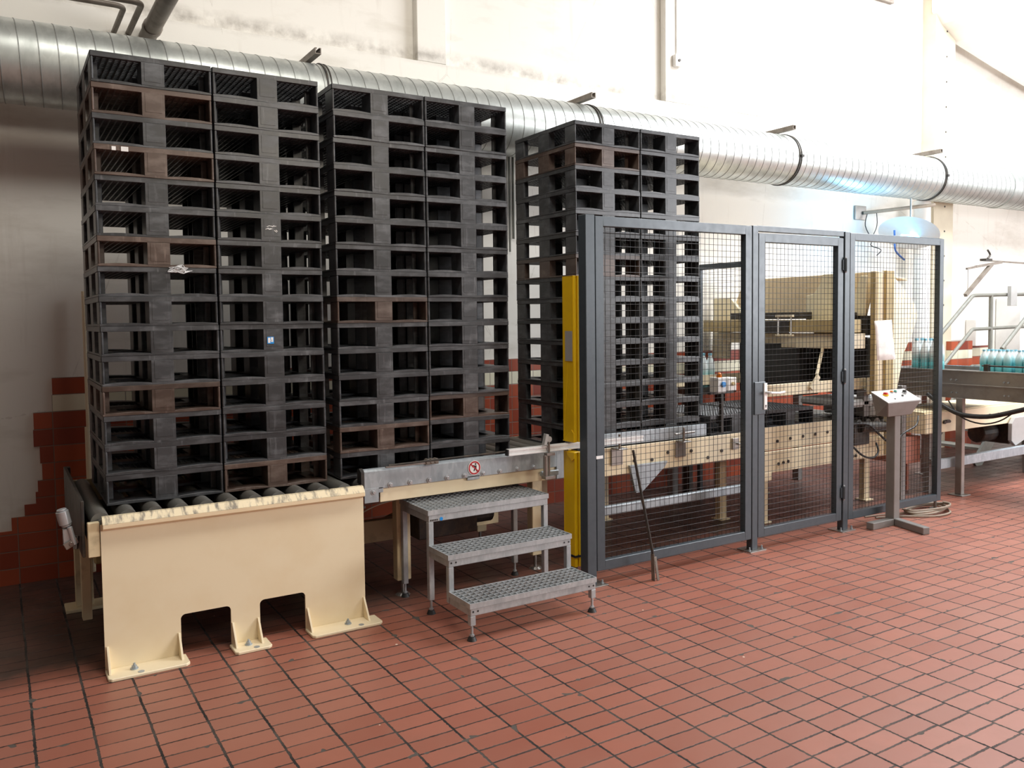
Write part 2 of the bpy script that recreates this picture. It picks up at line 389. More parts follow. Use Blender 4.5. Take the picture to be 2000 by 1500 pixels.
# column with tiled base
m = MB(); m.box(9.93, 10.36, 1.57, 1.76, 0, 6.5)
c = struct(m.build('trim_2', 'creamtile'))
c.data.materials.clear(); c.data.materials.append(simple('beige_column_paint', (0.66, 0.60, 0.46), 0.6, 0, (0.58, 0.52, 0.40), 3.0))
m = MB()
for k in range(18): m.cyl((10.17, 1.573, 0.6+k*0.32), (10.17, 1.565, 0.6+k*0.32), 0.012, 8)
struct(m.build('trim_3', 'dark'))
m = MB()
for i in range(4): m.box(10.25, 10.74, 1.50, 1.745, 1.403-0.1175*(i+1), 1.403-0.1175*i, 1 if i == 1 else 0)
m.box(10.25, 10.74, 1.50, 1.745, 0, 1.403-0.1175*4, 0)
struct(m.build('trim_4', ['redtile', 'creamtile']))
m = MB(); m.box(7.4, 9.25, 1.70, 1.752, 5.63, 5.68); struct(m.build('trim_5', 'rust'))
m = MB()
m.prism([(9.9, 5.62), (10.05, 5.47), (10.39, 5.30), (11.31, 5.12), (13.5, 4.72), (13.5, 5.02), (11.35, 5.40), (10.85, 5.50), (10.62, 5.72), (10.45, 6.2), (9.9, 6.5)], 'y', 1.30, 1.62)
struct(m.build('trim_6', 'white', bevel=0.01))

# ================================================================ PALLETS
def pallet_meshes():
    W, D, H = 0.598, 0.798, HP-0.0006
    P = {}
    m = MB(); t = 0.028
    # deck: closed edge beam and an open lattice
    z0 = H-t
    m.box(0, W, 0, 0.012, z0, H); m.box(0, W, D-0.012, D, z0, H); m.box(0, 0.012, 0.012, D-0.012, z0, H); m.box(W-0.012, W, 0.012, D-0.012, z0, H)
    for k in range(1, 20): x = W*k/20; m.box(x-0.0035, x+0.0035, 0.012, D-0.012, H-0.027, H-0.001)
    for k in range(1, 26): y = D*k/26; m.box(0.012, W-0.012, y-0.0035, y+0.0035, H-0.0265, H-0.0015)
    P['top_deck'] = (m.mesh('top_deck', 0.0015), 1)
    # base: rails bowed up along their inner edge
    m = MB(); hb = 0.014
    def bowed(x0, x1, y0, y1, fr):
        n = 8; pts = [(x0, 0.0), (x1, 0.0)]
        for k in range(n+1):
            u = k/n; pts.append((x1+(x0-x1)*u, hb-0.003+0.006*math.sin(PI*u)))
        m.prism(pts, 'y', y0, y1)
    for y0, y1 in ((0, 0.10), (D/2-0.05, D/2+0.05), (D-0.10, D)):
        bowed(0.0, W/2-0.057, y0, y1, 0); bowed(W/2+0.057, W, y0, y1, 0); m.box(W/2-0.057, W/2+0.057, y0, y1, 0, hb)
    for x0 in (0, W-0.09, W/2-0.045):
        m.box(x0, x0+0.09, 0.10, D/2-0.05, 0.001, hb-0.002); m.box(x0, x0+0.09, D/2+0.05, D-0.10, 0.001, hb-0.002)
    P['base_frame'] = (m.mesh('base_frame', 0.0015), 1)
    # hollow corner blocks: thin edge to the front, broad plate to the side
    hz0, hz1 = hb-0.004, H-t
    def cb(w, d):
        m = MB(); m.box(0, 0.012, 0, d, hz0, hz1); m.box(0.012, w, d-0.012, d, hz0, hz1); return m
    def flip(m, fx, fy, dx, dy):
        q = MB(); q.v = [((dx-x if fx else dx+x), (dy-y if fy else dy+y), z) for x, y, z in m.v]; q.f = m.f; q.m = m.m; return q
    i = 0
    for fx in (0, 1):
        for fy in (0, 1):
            q = flip(cb(0.045, 0.125), fx, fy, W if fx else 0, D if fy else 0)
            P['corner_block%d' % i] = (q.mesh('corner_block', 0.004), 1); i += 1
    for j, fx in enumerate((0, 1)):
        m = MB(); x = 0 if not fx else W-0.012
        m.box(x, x+0.012, D/2-0.07, D/2+0.07, hz0, hz1); xi = 0.012 if not fx else W-0.055
        m.box(xi, xi+0.043, D/2-0.07, D/2-0.058, hz0, hz1); m.box(xi, xi+0.043, D/2+0.058, D/2+0.07, hz0, hz1)
        P['side_block%d' % j] = (m.mesh('side_block', 0.0012), 1)
    for j, y in enumerate((0, D/2-0.07, D-0.14)):
        m = MB(); m.box(W/2-0.057, W/2+0.057, y, y+0.14, hz0, hz1+0.004)
        if j == 0: m.box(W/2-0.042, W/2+0.042, -0.0015, 0.0, 0.03, 0.128)
        P['centre_block%d' % j] = (m.mesh('centre_block', 0.004), 1)
    return P
PM = pallet_meshes()
PMB = {k: (v[0].copy(), 1) for k, v in PM.items()}
for v in PM.values(): v[0].materials.append(MAT['pallet'])
for v in PMB.values(): v[0].materials.append(MAT['palletbrown'])
def make_pallet(src):
    t = bpy.data.objects.new('plastic_pallet', None); COL.objects.link(t); t.empty_display_size = 0.1
    for k, (me, _) in src.items():
        o = bpy.data.objects.new(k.rstrip('0123'), me); COL.objects.link(o); o.parent = t
    return t
def copy_thing(t):
    c = t.copy(); COL.objects.link(c)
    for ch in list(t.children):
        d = ch.copy(); COL.objects.link(d); d.parent = c
    return c
PROTO = {0: None, 1: None}
def place_pallet(x, y, z, brown, label, group, rz=0.0):
    if PROTO[brown] is None:
        t = PROTO[brown] = make_pallet(PMB if brown else PM)
    else: t = copy_thing(PROTO[brown])
    t.location = (x, y, z); t.rotation_euler = (0, 0, rz)
    return tag(t, label, 'pallet', group)
ORD = ['top', 'second', 'third', 'fourth', 'fifth', 'sixth', 'seventh', 'eighth', 'ninth', 'tenth', 'eleventh', 'twelfth', 'thirteenth', 'fourteenth', 'bottom']
COLS = [('leftmost pallet column', 0.0, 0.0, {1, 3, 6, 11}), ('second pallet column from the left', 0.606, 0.0, {14}),
        ('third pallet column from the left', 1.2873, -0.012, {8, 13}), ('fourth pallet column from the left', 1.893, -0.012, {12}),
        ('fifth pallet column from the left', 3.1023, 0.048, {1, 6}), ('rightmost pallet column', 3.708, 0.048, set())]
STACK = {}
for ci, (cn, x0, y0, br) in enumerate(COLS):
    for k in range(15):
        b = 1 if k in br else 0
        jx = random.uniform(-0.0022, 0.0022); jy = random.uniform(-0.005, 0.004)
        if ci in (1, 3, 5): jx = abs(jx)*1.0
        nm = ORD[k] + (' from the top' if 0 < k < 14 else '')
        lab = ('brown' if b else 'grey')+' plastic pallet, '+nm+' of the '+cn
        STACK[ci, k] = place_pallet(x0+jx, y0+jy, ZC+(14-k)*HP, b, lab, 'plastic pallets stacked on the roller conveyors', random.uniform(-0.0015, 0.0015))
place_pallet(5.06, 0.03, ZC+0.001, 0, 'single black plastic pallet lying flat on the conveyor behind the fence door', 'loose pallets on the fenced conveyor')
place_pallet(4.41, 0.03, ZC+0.001, 0, 'single black plastic pallet lying flat beside the rightmost column behind the mesh', 'loose pallets on the fenced conveyor')
def pl_part(ci, k, name, m, mat, label):
    t = STACK[ci, k]; me = m.mesh(name)
    me.materials.append(MAT[mat]); o = bpy.data.objects.new(name, me); COL.objects.link(o); o.parent = t; o['label'] = label
m = MB(); m.box(0.262, 0.300, -0.004, -0.0018, 0.045, 0.085); pl_part(1, 9, 'sticker', m, 'blue', 'small blue and white sticker')
m = MB(); m.box(0.266, 0.279, -0.0045, -0.0038, 0.050, 0.080); m.box(0.283, 0.296, -0.0045, -0.0038, 0.055, 0.082); m.box(0.279, 0.290, -0.0045, -0.0038, 0.062, 0.066)
pl_part(1, 9, 'sticker_print', m, 'paper', 'white print on the blue sticker')
m = MB()
for q in range(9):
    a = random.uniform(-0.8, 0.8); px = 0.275+0.055*q/8; pz = 0.075+random.uniform(-0.02, 0.015); l = random.uniform(0.006, 0.013)
    m.bar((px-l*math.cos(a), -0.003, pz-l*math.sin(a)), (px+l*math.cos(a), -0.003, pz+l*math.sin(a)), 0.002, 0.003)
pl_part(1, 5, 'torn_label', m, 'paper', 'scraps of a torn white label')
m = MB(); m.box(0.085, 0.105, -0.004, 0, 0.128, 0.148); m.box(0.13, 0.165, -0.004, 0, 0.126, 0.15); pl_part(0, 3, 'torn_label', m, 'paper', 'scraps of a torn white label')
# scrap of film caught on the leftmost column
m = MB(); pts = []
for q in range(14):
    a = q*2.4; rr = 0.01+0.0035*q; pts.append((0.395+rr*1.3*math.cos(a), -0.012-0.012*abs(math.sin(q*1.7)), ZC+HP*8-0.012+rr*0.55*math.sin(a)))
m.tube(pts, 0.0022, 5)
for q in range(10):
    a, b, c2 = random.sample(pts, 3); m.add([a, b, c2], [(0, 1, 2)])
tag(m.build('plastic_film_scrap', 'film'), 'crumpled scrap of clear film caught on the leftmost pallet column', 'film')

# ================================================================ CONVEYOR 1 (left, cream side plate)
T = thing('roller_conveyor', (0.65, 0.4, 0), 'cream roller conveyor section with cut-out side plate under the leftmost pallets', 'conveyor', 'roller conveyor sections')
Y0 = -0.2
def arc(cx, cz, r, a0, a1, n=5): return [(cx+r*math.cos(math.radians(a0+(a1-a0)*k/n)), cz+r*math.sin(math.radians(a0+(a1-a0)*k/n))) for k in range(n+1)]
out = [(-0.052, 0.0), (0.316, 0.0)] + [(0.316, 0.215)] + arc(0.341, 0.205, 0.025, 180, 90) + arc(0.550, 0.205, 0.025, 90, 0) + [(0.575, 0.0), (0.732, 0.0)] \
    + arc(0.757, 0.205, 0.025, 180, 90) + arc(0.965, 0.205, 0.025, 90, 0) + [(0.99, 0.0), (1.353, 0.0), (1.353, 0.76), (-0.052, 0.76)]
out = [p for p in out if p != (0.316, 0.215)]
m = MB()
# plate built from strips so the cut-outs stay clean
def strip(x0, x1, z0, z1): m.box(x0, x1, Y0, Y0+0.012, z0, z1)
m = MB(); m.prism(out, 'y', Y0, Y0+0.012)
m.build('side_plate', 'cream', T)
m = MB(); m.prism([(-0.2, 0.728), (-0.242, 0.745), (-0.242, 0.766), (-0.19, 0.766), (-0.19, 0.728)], 'x', -0.045, 1.35)
m.build('lip_fold', 'tan', T, bevel=0.002)
m = MB(); m.prism([(-0.242, 0.767), (-0.212, 0.800), (-0.188, 0.802), (-0.188, 0.767)], 'x', -0.045, 1.35)
m.build('top_lip', 'dirty', T, label='chipped and dirty cream lip')
m = MB()
for x0, x1 in ((-0.054, 0.335), (0.562, 0.762), (0.985, 1.41)):
    m.prism([(x0, -0.2), (x0, -0.325), (x0+0.015, -0.34), (x1-0.02, -0.34), (x1, -0.32), (x1, -0.2)], 'z', 0, 0.016)
m.each('foot_plate', 'cream', T, bevel=0.003)
m = MB()
for x in (-0.045, 0.300, 0.578, 0.716, 0.996, 1.338):
    m.prism([(-0.2, 0.016), (-0.285, 0.016), (-0.275, 0.035), (-0.206, 0.135), (-0.2, 0.135)], 'x', x, x+0.011)
m.each('gusset', 'cream', T, bevel=0.001)
m = MB()
for x in (0.075, 0.65, 1.22):
    m.cyl((x, -0.26, 0.016), (x, -0.26, 0.021), 0.020, 12); m.cyl((x, -0.26, 0.021), (x, -0.26, 0.034), 0.013, 6); m.cyl((x, -0.26, 0.034), (x, -0.26, 0.046), 0.006, 8)
for x in (0.10, 0.68, 1.28): m.cyl((x, -0.315, 0.015), (x, -0.315, 0.0175), 0.016, 10)
m.build('anchor_bolt', 'galv', T)
def rollers(T, xs, y0=-0.155, y1=0.97, r=0.046):
    me = None
    for x in xs:
        mm = MB(); mm.cyl((x, y0+0.012, ZC-r-0.0005), (x, y1-0.012, ZC-r-0.0005), r, 20); mm.cyl((x, y0-0.02, ZC-r), (x, y1+0.02, ZC-r), 0.014, 8)
        mm.build('roller', 'roller', T, bevel=0.0, smooth=True)
rollers(T, [-0.045+0.1305*k for k in range(11)])
m = MB(); m.box(-0.135, -0.12, -0.17, 1.04, 0.60, 0.885); m.box(-0.12, -0.10, 0.98, 1.04, 0.60, 0.885)
m.build('end_stop_plate', 'dark', T, bevel=0.002)
m = MB(); m.box(-0.11, -0.055, -0.195, -0.16, 0.60, 0.775); m.box(-0.100, -0.05, 0.45, 0.52, 0.08, 0.60); m.each('corner_leg', 'creamold', T, bevel=0.003)
m = MB(); m.box(-0.11, 1.40, 1.0, 1.012, 0.45, 0.80); m.box(-0.10, 0.0, 0.93, 1.0, 0.02, 0.6); m.box(1.30, 1.38, 0.93, 1.0, 0.02, 0.6); m.box(-0.16, 0.06, 0.88, 1.05, 0, 0.02); m.box(1.26, 1.42, 0.88, 1.05, 0, 0.02)
m.build('rear_frame', 'creamold', T, bevel=0.003)
m = MB(); m.box(-0.10, 1.38, -0.17, 0.98, 0.655, 0.665); m.build('light_block_plate', 'dark', T)  # added plate that keeps light from falling through the rollers
m = MB(); m.box(0.2, 0.75, 0.25, 0.6, 0.28, 0.55); m.cyl((0.75, 0.42, 0.42), (0.95, 0.42, 0.42), 0.09, 18); m.box(0.15, 1.3, 0.62, 0.70, 0.50, 0.58)
m.build('drive_motor', 'dark', T, bevel=0.005)
m = MB(); m.box(0.0, 0.5, 0.8, 1.0, 0.30, 0.5); m.build('motor_cover', 'olive', T, bevel=0.01)
# chrome sensor latch on the end plate
m = MB(); a = Vector((-0.185, -0.06, 0.70)); 
m.cyl((-0.20, -0.10, 0.765), (-0.215, -0.10, 0.835), 0.030, 16); m.cyl((-0.215, -0.10, 0.835), (-0.217, -0.10, 0.845), 0.024, 16)
m.cyl((-0.195, -0.10, 0.755), (-0.198, -0.10, 0.766), 0.024, 16)
m.cyl((-0.165, -0.12, 0.66), (-0.185, -0.12, 0.755), 0.013, 12)
m.box(-0.215, -0.175, -0.12, -0.085, 0.66, 0.745)
S1 = thing('limit_switch', (-0.19, -0.1, 0.64), 'small chrome limit switch bolted to the left end of the conveyor', 'switch')
m.build('switch_body', 'chrome', S1, bevel=0.003, smooth=True)
m = MB(); m.bar((-0.21, -0.13, 0.655), (-0.15, -0.12, 0.685), 0.008, 0.035); m.bar((-0.16, -0.11, 0.635), (-0.150, -0.10, 0.70), 0.02, 0.02); m.cyl((-0.18, -0.135, 0.668), (-0.18, -0.13, 0.668), 0.011, 12)
m.build('mounting_bracket', 'stainless', S1, bevel=0.002)

# ================================================================ CONVEYOR 2 (middle, galvanised rail)
T = thing('roller_conveyor', (2.1, 0.4, 0), 'roller conveyor section with galvanised side rail behind the step stool', 'conveyor', 'roller conveyor sections')
rollers(T, [1.41+0.1305*k for k in range(12)], -0.09)
m = MB(); yr = -0.122
m.box(1.392, 2.80, yr, yr+0.006, 0.752, 0.862)
m.prism([(yr, 0.858), (yr+0.006, 0.872), (yr+0.022, 0.878), (yr+0.05, 0.870), (yr+0.05, 0.862), (yr+0.02, 0.868), (yr+0.006, 0.856)], 'x', 1.392, 2.80)
m.box(1.392, 1.485, yr-0.001, yr+0.006, 0.672, 0.76); m.box(1.485, 1.515, yr, yr+0.006, 0.728, 0.76)
m.box(2.10, 2.19, yr, yr+0.006, 0.735, 0.76)
m.build('side_rail', 'galv', T, bevel=0.0015)
m = MB(); m.prism([(yr-0.004, 0.76), (yr-0.004, 0.862), (yr+0.03, 0.882), (yr+0.06, 0.875), (yr+0.06, 0.76)], 'x', 1.372, 1.393)
m.build('rail_end', 'dark', T)
for x in (1.45, 1.561, 1.695, 1.825, 1.952, 2.078, 2.215, 2.343, 2.478, 2.61):
    m = MB(); z = 0.769 if x > 1.5 else 0.735
    m.cyl((x, yr, z), (x, yr-0.004, z), 0.017, 14); m.cyl((x, yr-0.004, z), (x, yr-0.014, z), 0.012, 14, 0.008)
    m.build('rail_bolt', 'chrome', T, smooth=True)
m = MB(); m.box(1.50, 2.86, -0.105, -0.095, 0.665, 0.76); m.box(1.50, 2.86, -0.095, -0.05, 0.665, 0.675); m.box(1.50, 2.86, 1.0, 1.012, 0.62, 0.80)
m.each('side_beam', 'cream', T, bevel=0.002)
m = MB(); m.box(1.68, 1.775, 0.06, 0.13, 0.10, 0.67); m.build('leg', 'creamold', T, bevel=0.004)
m = MB(); m.box(2.715, 2.80, 0.06, 0.13, 0.10, 0.67); m.build('leg', 'creamold', T, bevel=0.004)
m = MB(); m.box(1.68, 1.76, 0.85, 0.92, 0.10, 0.67); m.build('leg', 'creamold', T, bevel=0.004)
m = MB(); m.box(2.715, 2.80, 0.85, 0.92, 0.10, 0.67); m.build('leg', 'creamold', T, bevel=0.004)
m = MB()
for x in (1.728, 2.757):
    for y in (0.095, 0.885): m.cyl((x, y, 0.012), (x, y, 0.10), 0.011, 10); m.cyl((x, y, 0), (x, y, 0.014), 0.05, 18, 0.035)
m.each('levelling_foot', 'stainless', T)
m = MB(); m.box(1.6, 2.7, 0.5, 0.56, 0.25, 0.40); m.bar((1.45, 0.62, 0.20), (2.1, 0.62, 0.42), 0.03, 0.10)
m.build('cross_brace', 'creamold', T, bevel=0.003)
m = MB(); m.box(1.42, 2.85, -0.09, 1.0, 0.690, 0.698); m.build('light_block_plate', 'dark', T)  # added plate, blocks light so the floor below stays dark
m = MB(); m.box(1.9, 2.35, 0.2, 0.45, 0.30, 0.50); m.cyl((2.35, 0.32, 0.4), (2.52, 0.32, 0.4), 0.07, 16); m.build('drive_motor', 'dark', T, bevel=0.006)
m = MB()
m.box(2.80, 2.866, -0.118, -0.10, 0.665, 0.878); m.box(2.66, 2.80, -0.15, -0.125, 0.700, 0.735)
m.cyl((2.68, -0.17, 0.715), (2.68, -0.12, 0.715), 0.022, 12)
m.build('rail_bracket', 'galv', T, bevel=0.004)
m = MB(); m.tube([(1.42, 0.06, 0.56), (1.47, 0.02, 0.60), (1.55, 0.0, 0.63), (1.68, 0.02, 0.64)], 0.004, 6)
m.build('cable', 'cable', T)
# guide rod and aluminium guide rail
G = thing('guide_rail', (2.6, -0.24, 0.9), 'bright aluminium guide rail with thin rod clamped along the conveyor edge', 'rail')
m = MB(); m.cyl((1.54, -0.150, 0.893), (2.42, -0.236, 0.918), 0.006, 10); m.build('guide_rod', 'dark', G)
m = MB(); m.bar((1.52, -0.150, 0.884), (1.86, -0.150, 0.884), 0.016, 0.010); m.build('flat_bar', 'stainless', G, bevel=0.001)
m = MB()
for dx in (0, 0.03, 0.06): m.cyl((1.80+dx, -0.165, 0.893), (1.80+dx, -0.13, 0.893), 0.016, 10)
m.box(1.785, 1.875, -0.16, -0.135, 0.872, 0.887); m.build('clamp', 'rust', G, bevel=0.001)
m = MB(); yg = -0.262
m.box(2.33, 3.46, yg, yg+0.04, 0.888, 0.900); m.box(2.33, 3.46, yg, yg+0.04, 0.916, 0.930); m.box(2.33, 3.46, yg+0.008, yg+0.032, 0.900, 0.916)
m.build('profile', 'alu', G, bevel=0.0015)
m = MB(); m.box(2.322, 2.331, yg+0.002, yg+0.038, 0.889, 0.929); m.build('end_cap', 'black', G)
# reflector sensor
R = thing('sensor_reflector', (2.64, -0.27, 0.73), 'small tilted grey reflector on a post above the guide rail', 'sensor')
m = MB(); m.cyl((2.632, -0.275, 0.72), (2.632, -0.275, 0.975), 0.007, 10); m.box(2.60, 2.664, -0.30, -0.263, 0.868, 0.886); m.cyl((2.60, -0.28, 0.73), (2.60, -0.28, 0.87), 0.016, 12); m.box(2.58, 2.66, -0.31, -0.26, 0.715, 0.735)
m.build('post', 'stainless', R, bevel=0.001)
m = MB(); m.prism([(2.578, 0.943), (2.600, 0.938), (2.618, 1.008), (2.596, 1.015)], 'y', -0.30, -0.268); m.cyl((2.628, -0.29, 0.975), (2.628, -0.27, 0.975), 0.020, 16)
m.build('reflector', 'grey', R, bevel=0.002)
# prohibition sign
Z = thing('prohibition_sign', (2.15, -0.13, 0.76), 'round white prohibition sign with red ring on the galvanised rail', 'sign')
m = MB(); m.cyl((2.15, -0.1235, 0.812), (2.15, -0.1255, 0.812), 0.047, 36); m.build('sign_disc', 'paper', Z)
m = MB()
vs = []; fs = []; n_ = 40
for i in range(n_):
    a = 2*PI*i/n_
    for rr, yy in ((0.043, -0.1256), (0.043, -0.1268), (0.034, -0.1268), (0.034, -0.1256)): vs.append((2.15+rr*math.cos(a), yy, 0.812+rr*math.sin(a)))
for i in range(n_):
    j = (i+1) % n_
    for k in range(4): fs.append((i*4+k, j*4+k, j*4+(k+1) % 4, i*4+(k+1) % 4))
m.add(vs, fs); m.bar((2.123, -0.1264, 0.838), (2.177, -0.1264, 0.786), 0.0008, 0.008, up=(0.7, 0, 0.7)); m.build('ring', 'signred', Z)
m = MB(); m.cyl((2.158, -0.1258, 0.836), (2.158, -0.1266, 0.836), 0.006, 12)
m.prism([(2.148, 0.828), (2.166, 0.826), (2.164, 0.808), (2.172, 0.788), (2.165, 0.786), (2.157, 0.804), (2.148, 0.790), (2.142, 0.793), (2.150, 0.812), (2.140, 0.822), (2.134, 0.816), (2.132, 0.820), (2.140, 0.832)], 'y', -0.1258, -0.1265)
m.build('pictogram', 'black', Z)

# ================================================================ CONVEYOR 3 (inside the fence)
T = thing('roller_conveyor', (4.9, 0.4, 0), 'long cream roller conveyor section running behind the mesh fence', 'conveyor', 'roller conveyor sections')
rollers(T, [2.98+0.1305*k for k in range(29)], -0.02)
m = MB(); m.box(2.95, 4.76, -0.05, -0.038, 0.62, 0.825); m.box(4.86, 5.90, -0.05, -0.038, 0.65, 0.845); m.box(5.95, 6.80, -0.05, -0.038, 0.60, 0.74); m.box(2.95, 6.80, 1.0, 1.012, 0.60, 0.80)
m.box(2.95, 4.76, -0.038, 0.0, 0.62, 0.632); m.each('side_beam', 'cream', T, bevel=0.002)
m = MB(); m.box(4.86, 6.60, -0.062, -0.03, 0.462, 0.640); m.box(4.86, 5.02, -0.064, -0.03, 0.40, 0.47); m.build('lower_beam', 'cream', T, bevel=0.003)
m = MB()
for x, z in [(3.24, .70), (3.55, .71), (3.72, .70), (3.88, .74), (4.12, .73), (4.45, .70), (4.60, .72), (5.1, .72), (5.26, .73), (5.42, .735), (5.58, .74), (5.74, .745), (5.86, .72), (5.1, .53), (5.16, .535), (5.22, .54), (6.08, .5), (6.12, .5), (4.3, .66), (3.8, .63)]:
    yb = -0.05 if z > 0.6 else -0.062
    m.cyl((x, yb, z), (x, yb-0.008, z), 0.013, 10)
m.build('beam_bolt', 'screw', T)
m = MB(); m.box(2.95, 6.80, -0.03, 1.0, 0.665, 0.675); m.build('light_block_plate', 'dark', T)  # added plate blocking light under this conveyor
m = MB(); m.box(3.12, 4.30, -0.036, -0.030, 0.835, 0.925); m.box(3.12, 4.30, -0.030, -0.010, 0.918, 0.925); m.build('guide_plate', 'galv', T, bevel=0.001)
m = MB(); m.prism([(3.49, 0.68), (3.86, 0.68), (3.83, 0.64), (3.61, 0.475), (3.545, 0.47)], 'y', -0.075, -0.052); m.build('triangular_guard', 'galv', T, bevel=0.001)
for x in (3.325, 3.95):
    m = MB(); m.box(x, x+0.105, -0.066, -0.051, 0.695, 0.815); m.box(x+0.01, x+0.09, -0.14, -0.05, 0.815, 0.825); m.cyl((x+0.03, -0.12, 0.825), (x+0.03, -0.12, 0.93), 0.009, 10); m.cyl((x-0.06, -0.12, 0.885), (x+0.16, -0.10, 0.885), 0.008, 8)
    m.build('clamp_bracket', 'stainless', T, bevel=0.002)
m = MB(); m.box(2.95, 4.78, -0.155, -0.115, 0.362, 0.428); m.build('low_side_rail', 'galv', T, bevel=0.004)
for x, y in ((4.86, 0.36), (5.06, 0.08), (3.10, 0.55), (6.55, 0.15), (4.0, 0.92), (6.0, 0.92)):
    m = MB(); m.box(x, x+0.08, y, y+0.06, 0.0, 0.62 if y > 0.1 else 0.46); m.box(x-0.02, x+0.10, y-0.03, y+0.09, 0, 0.012); m.build('leg', 'cream', T, bevel=0.003)
m = MB(); m.box(4.95, 5.05, 0.2, 0.34, 0.57, 0.66); m.build('junction_box', 'olive', T, bevel=0.004)
m = MB()
for y in (0.25, 0.5, 0.75): m.box(3.0, 6.8, y, y+0.04, 0.60, 0.66)
m.each('chain_track', 'dark', T)
m = MB(); m.cyl((4.70, -0.07, 0.66), (4.70, -0.07, 0.99), 0.006, 8); m.bar((4.60, -0.08, 0.745), (4.78, -0.08, 0.735), 0.03, 0.012); m.box(4.56, 4.63, -0.07, -0.05, 0.70, 0.79); m.build('sensor_arm', 'stainless', T, bevel=0.002)

# control buttons behind the mesh
B = thing('push_button_box', (4.55, -0.02, 0.82), 'pair of white push button boxes with orange lamp behind the mesh', 'control box')
m = MB(); m.box(4.40, 4.50, -0.06, 0.03, 1.165, 1.285); m.box(4.515, 4.61, -0.06, 0.03, 1.175, 1.28); m.build('enclosure', 'white', B, bevel=0.004)
m = MB(); m.cyl((4.445, -0.03, 1.285), (4.445, -0.03, 1.30), 0.022, 14); m.sphere((4.445, -0.03, 1.303), 0.021, 14); m.build('signal_lamp', 'orange', B, smooth=True)
m = MB(); m.cyl((4.457, -0.06, 1.23), (4.457, -0.075, 1.23), 0.021, 16); m.build('blue_button', 'blue', B)
m = MB(); m.cyl((4.565, -0.06, 1.23), (4.565, -0.075, 1.23), 0.015, 16); m.build('key_switch', 'olive', B)
m = MB(); m.box(4.38, 4.64, 0.0, 0.03, 1.148, 1.163); m.box(4.50, 4.525, 0.0, 0.025, 0.83, 1.15); m.build('support_post', 'dark', B)

# far little fence frame
T = thing('mesh_fence_panel', (5.3, 0.78, 0.9), 'small dark mesh frame standing behind the rightmost pallet column', 'fence', 'dark wire mesh fence panels')
m = MB()
m.box(5.27, 5.31, 1.02, 1.06, 0.0, 2.26); m.box(5.27, 5.31, 0.42, 1.02, 2.21, 2.26); m.box(5.27, 5.31, 0.42, 0.46, 1.20, 2.21)
m.build('frame', 'anthracite', T, bevel=0.002)
m = MB()
for k in range(11): y = 0.49+k*0.052; m.cyl((5.29, y, 1.34), (5.29, y, 2.22), 0.0015, 4)
for k in range(17): z = 1.38+k*0.05; m.cyl((5.292, 0.46, z), (5.292, 1.03, z), 0.0015, 4)
m.build('wire_mesh', 'wire', T)

# ================================================================ PALLET MAGAZINE MACHINE
T = thing('pallet_magazine', (6.3, 0.6, 0), 'large cream palletising machine with hood standing behind the fence', 'machine')
m = MB(); m.prism([(0.0, 1.76), (-0.06, 2.0), (-0.10, 2.155), (1.40, 2.150), (1.50, 2.06), (1.58, 1.90), (1.60, 1.76)], 'x', 6.34, 6.36)
m.prism([(6.36, 2.15), (6.82, 2.10), (6.82, 2.08), (6.36, 2.13)], 'y', -0.09, 1.40); m.box(6.36, 6.80, 1.52, 1.54, 1.76, 2.02)
m.build('hood', 'tan', T, bevel=0.004)
m = MB(); m.prism([(0.52, 1.62), (0.52, 1.955), (0.435, 1.97), (0.36, 2.06), (0.335, 2.148), (0.16, 2.148), (0.16, 1.62)], 'x', 6.16, 6.18)
m.box(6.18, 6.34, 0.17, 0.19, 1.62, 2.145); m.box(6.18, 6.34, 0.50, 0.52, 1.62, 1.95)
m.build('rib_plate', 'pale', T, bevel=0.003)
m = MB(); m.prism([(1.70, 1.96), (1.72, 1.32), (1.50, 1.32), (1.46, 1.60), (1.33, 1.66), (1.30, 1.80), (1.46, 1.96)], 'x', 6.14, 6.18); m.build('far_side_plate', 'pale', T, bevel=0.003)
m = MB(); m.prism([(0.105, 1.76), (0.09, 1.80), (-0.01, 2.12), (-0.075, 2.12), (-0.06, 1.76)], 'x', 6.235, 6.25); m.build('near_rib_plate', 'pale', T, bevel=0.003)
m = MB(); m.box(5.93, 6.16, -0.08, 1.64, 1.61, 1.728); m.each('cross_beam', 'olive', T, bevel=0.004)
m = MB(); m.box(5.97, 6.30, 0.45, 1.30, 1.735, 1.80); m.box(5.90, 5.93, 0.52, 1.0, 1.60, 1.725); m.box(6.2, 6.34, 0.02, 1.3, 1.74, 1.79); m.box(6.25, 6.40, -0.06, 0.5, 1.58, 1.76); m.build('gripper_slide', 'dark', T, bevel=0.004)
for y in (0.46, 0.61):
    m = MB(); m.cyl((5.88, y, 1.575), (5.88, y, 1.775), 0.007, 8); m.build('guide_pin', 'alu', T)
m = MB(); m.box(5.86, 5.90, 0.44, 0.63, 1.755, 1.775); m.box(5.86, 5.90, 0.44, 0.63, 1.575, 1.592); m.each('cylinder_mount', 'cream', T, bevel=0.002)
m = MB(); m.box(5.98, 6.22, -0.08, 0.66, 1.465, 1.600); m.build('actuator_box', 'cream', T, bevel=0.004)
m = MB(); m.box(6.02, 6.22, 0.66, 1.45, 1.50, 1.60); m.build('shelf_beam', 'creamold', T, bevel=0.003)
m = MB(); m.box(6.30, 6.42, -0.125, -0.095, 1.05, 2.155, 0); m.box(6.42, 6.53, -0.15, -0.095, 1.05, 2.165, 1); m.box(6.26, 6.305, -0.15, -0.095, 1.05, 2.155, 1)
m.build('upright', ['cream', 'olive'], T, bevel=0.003)
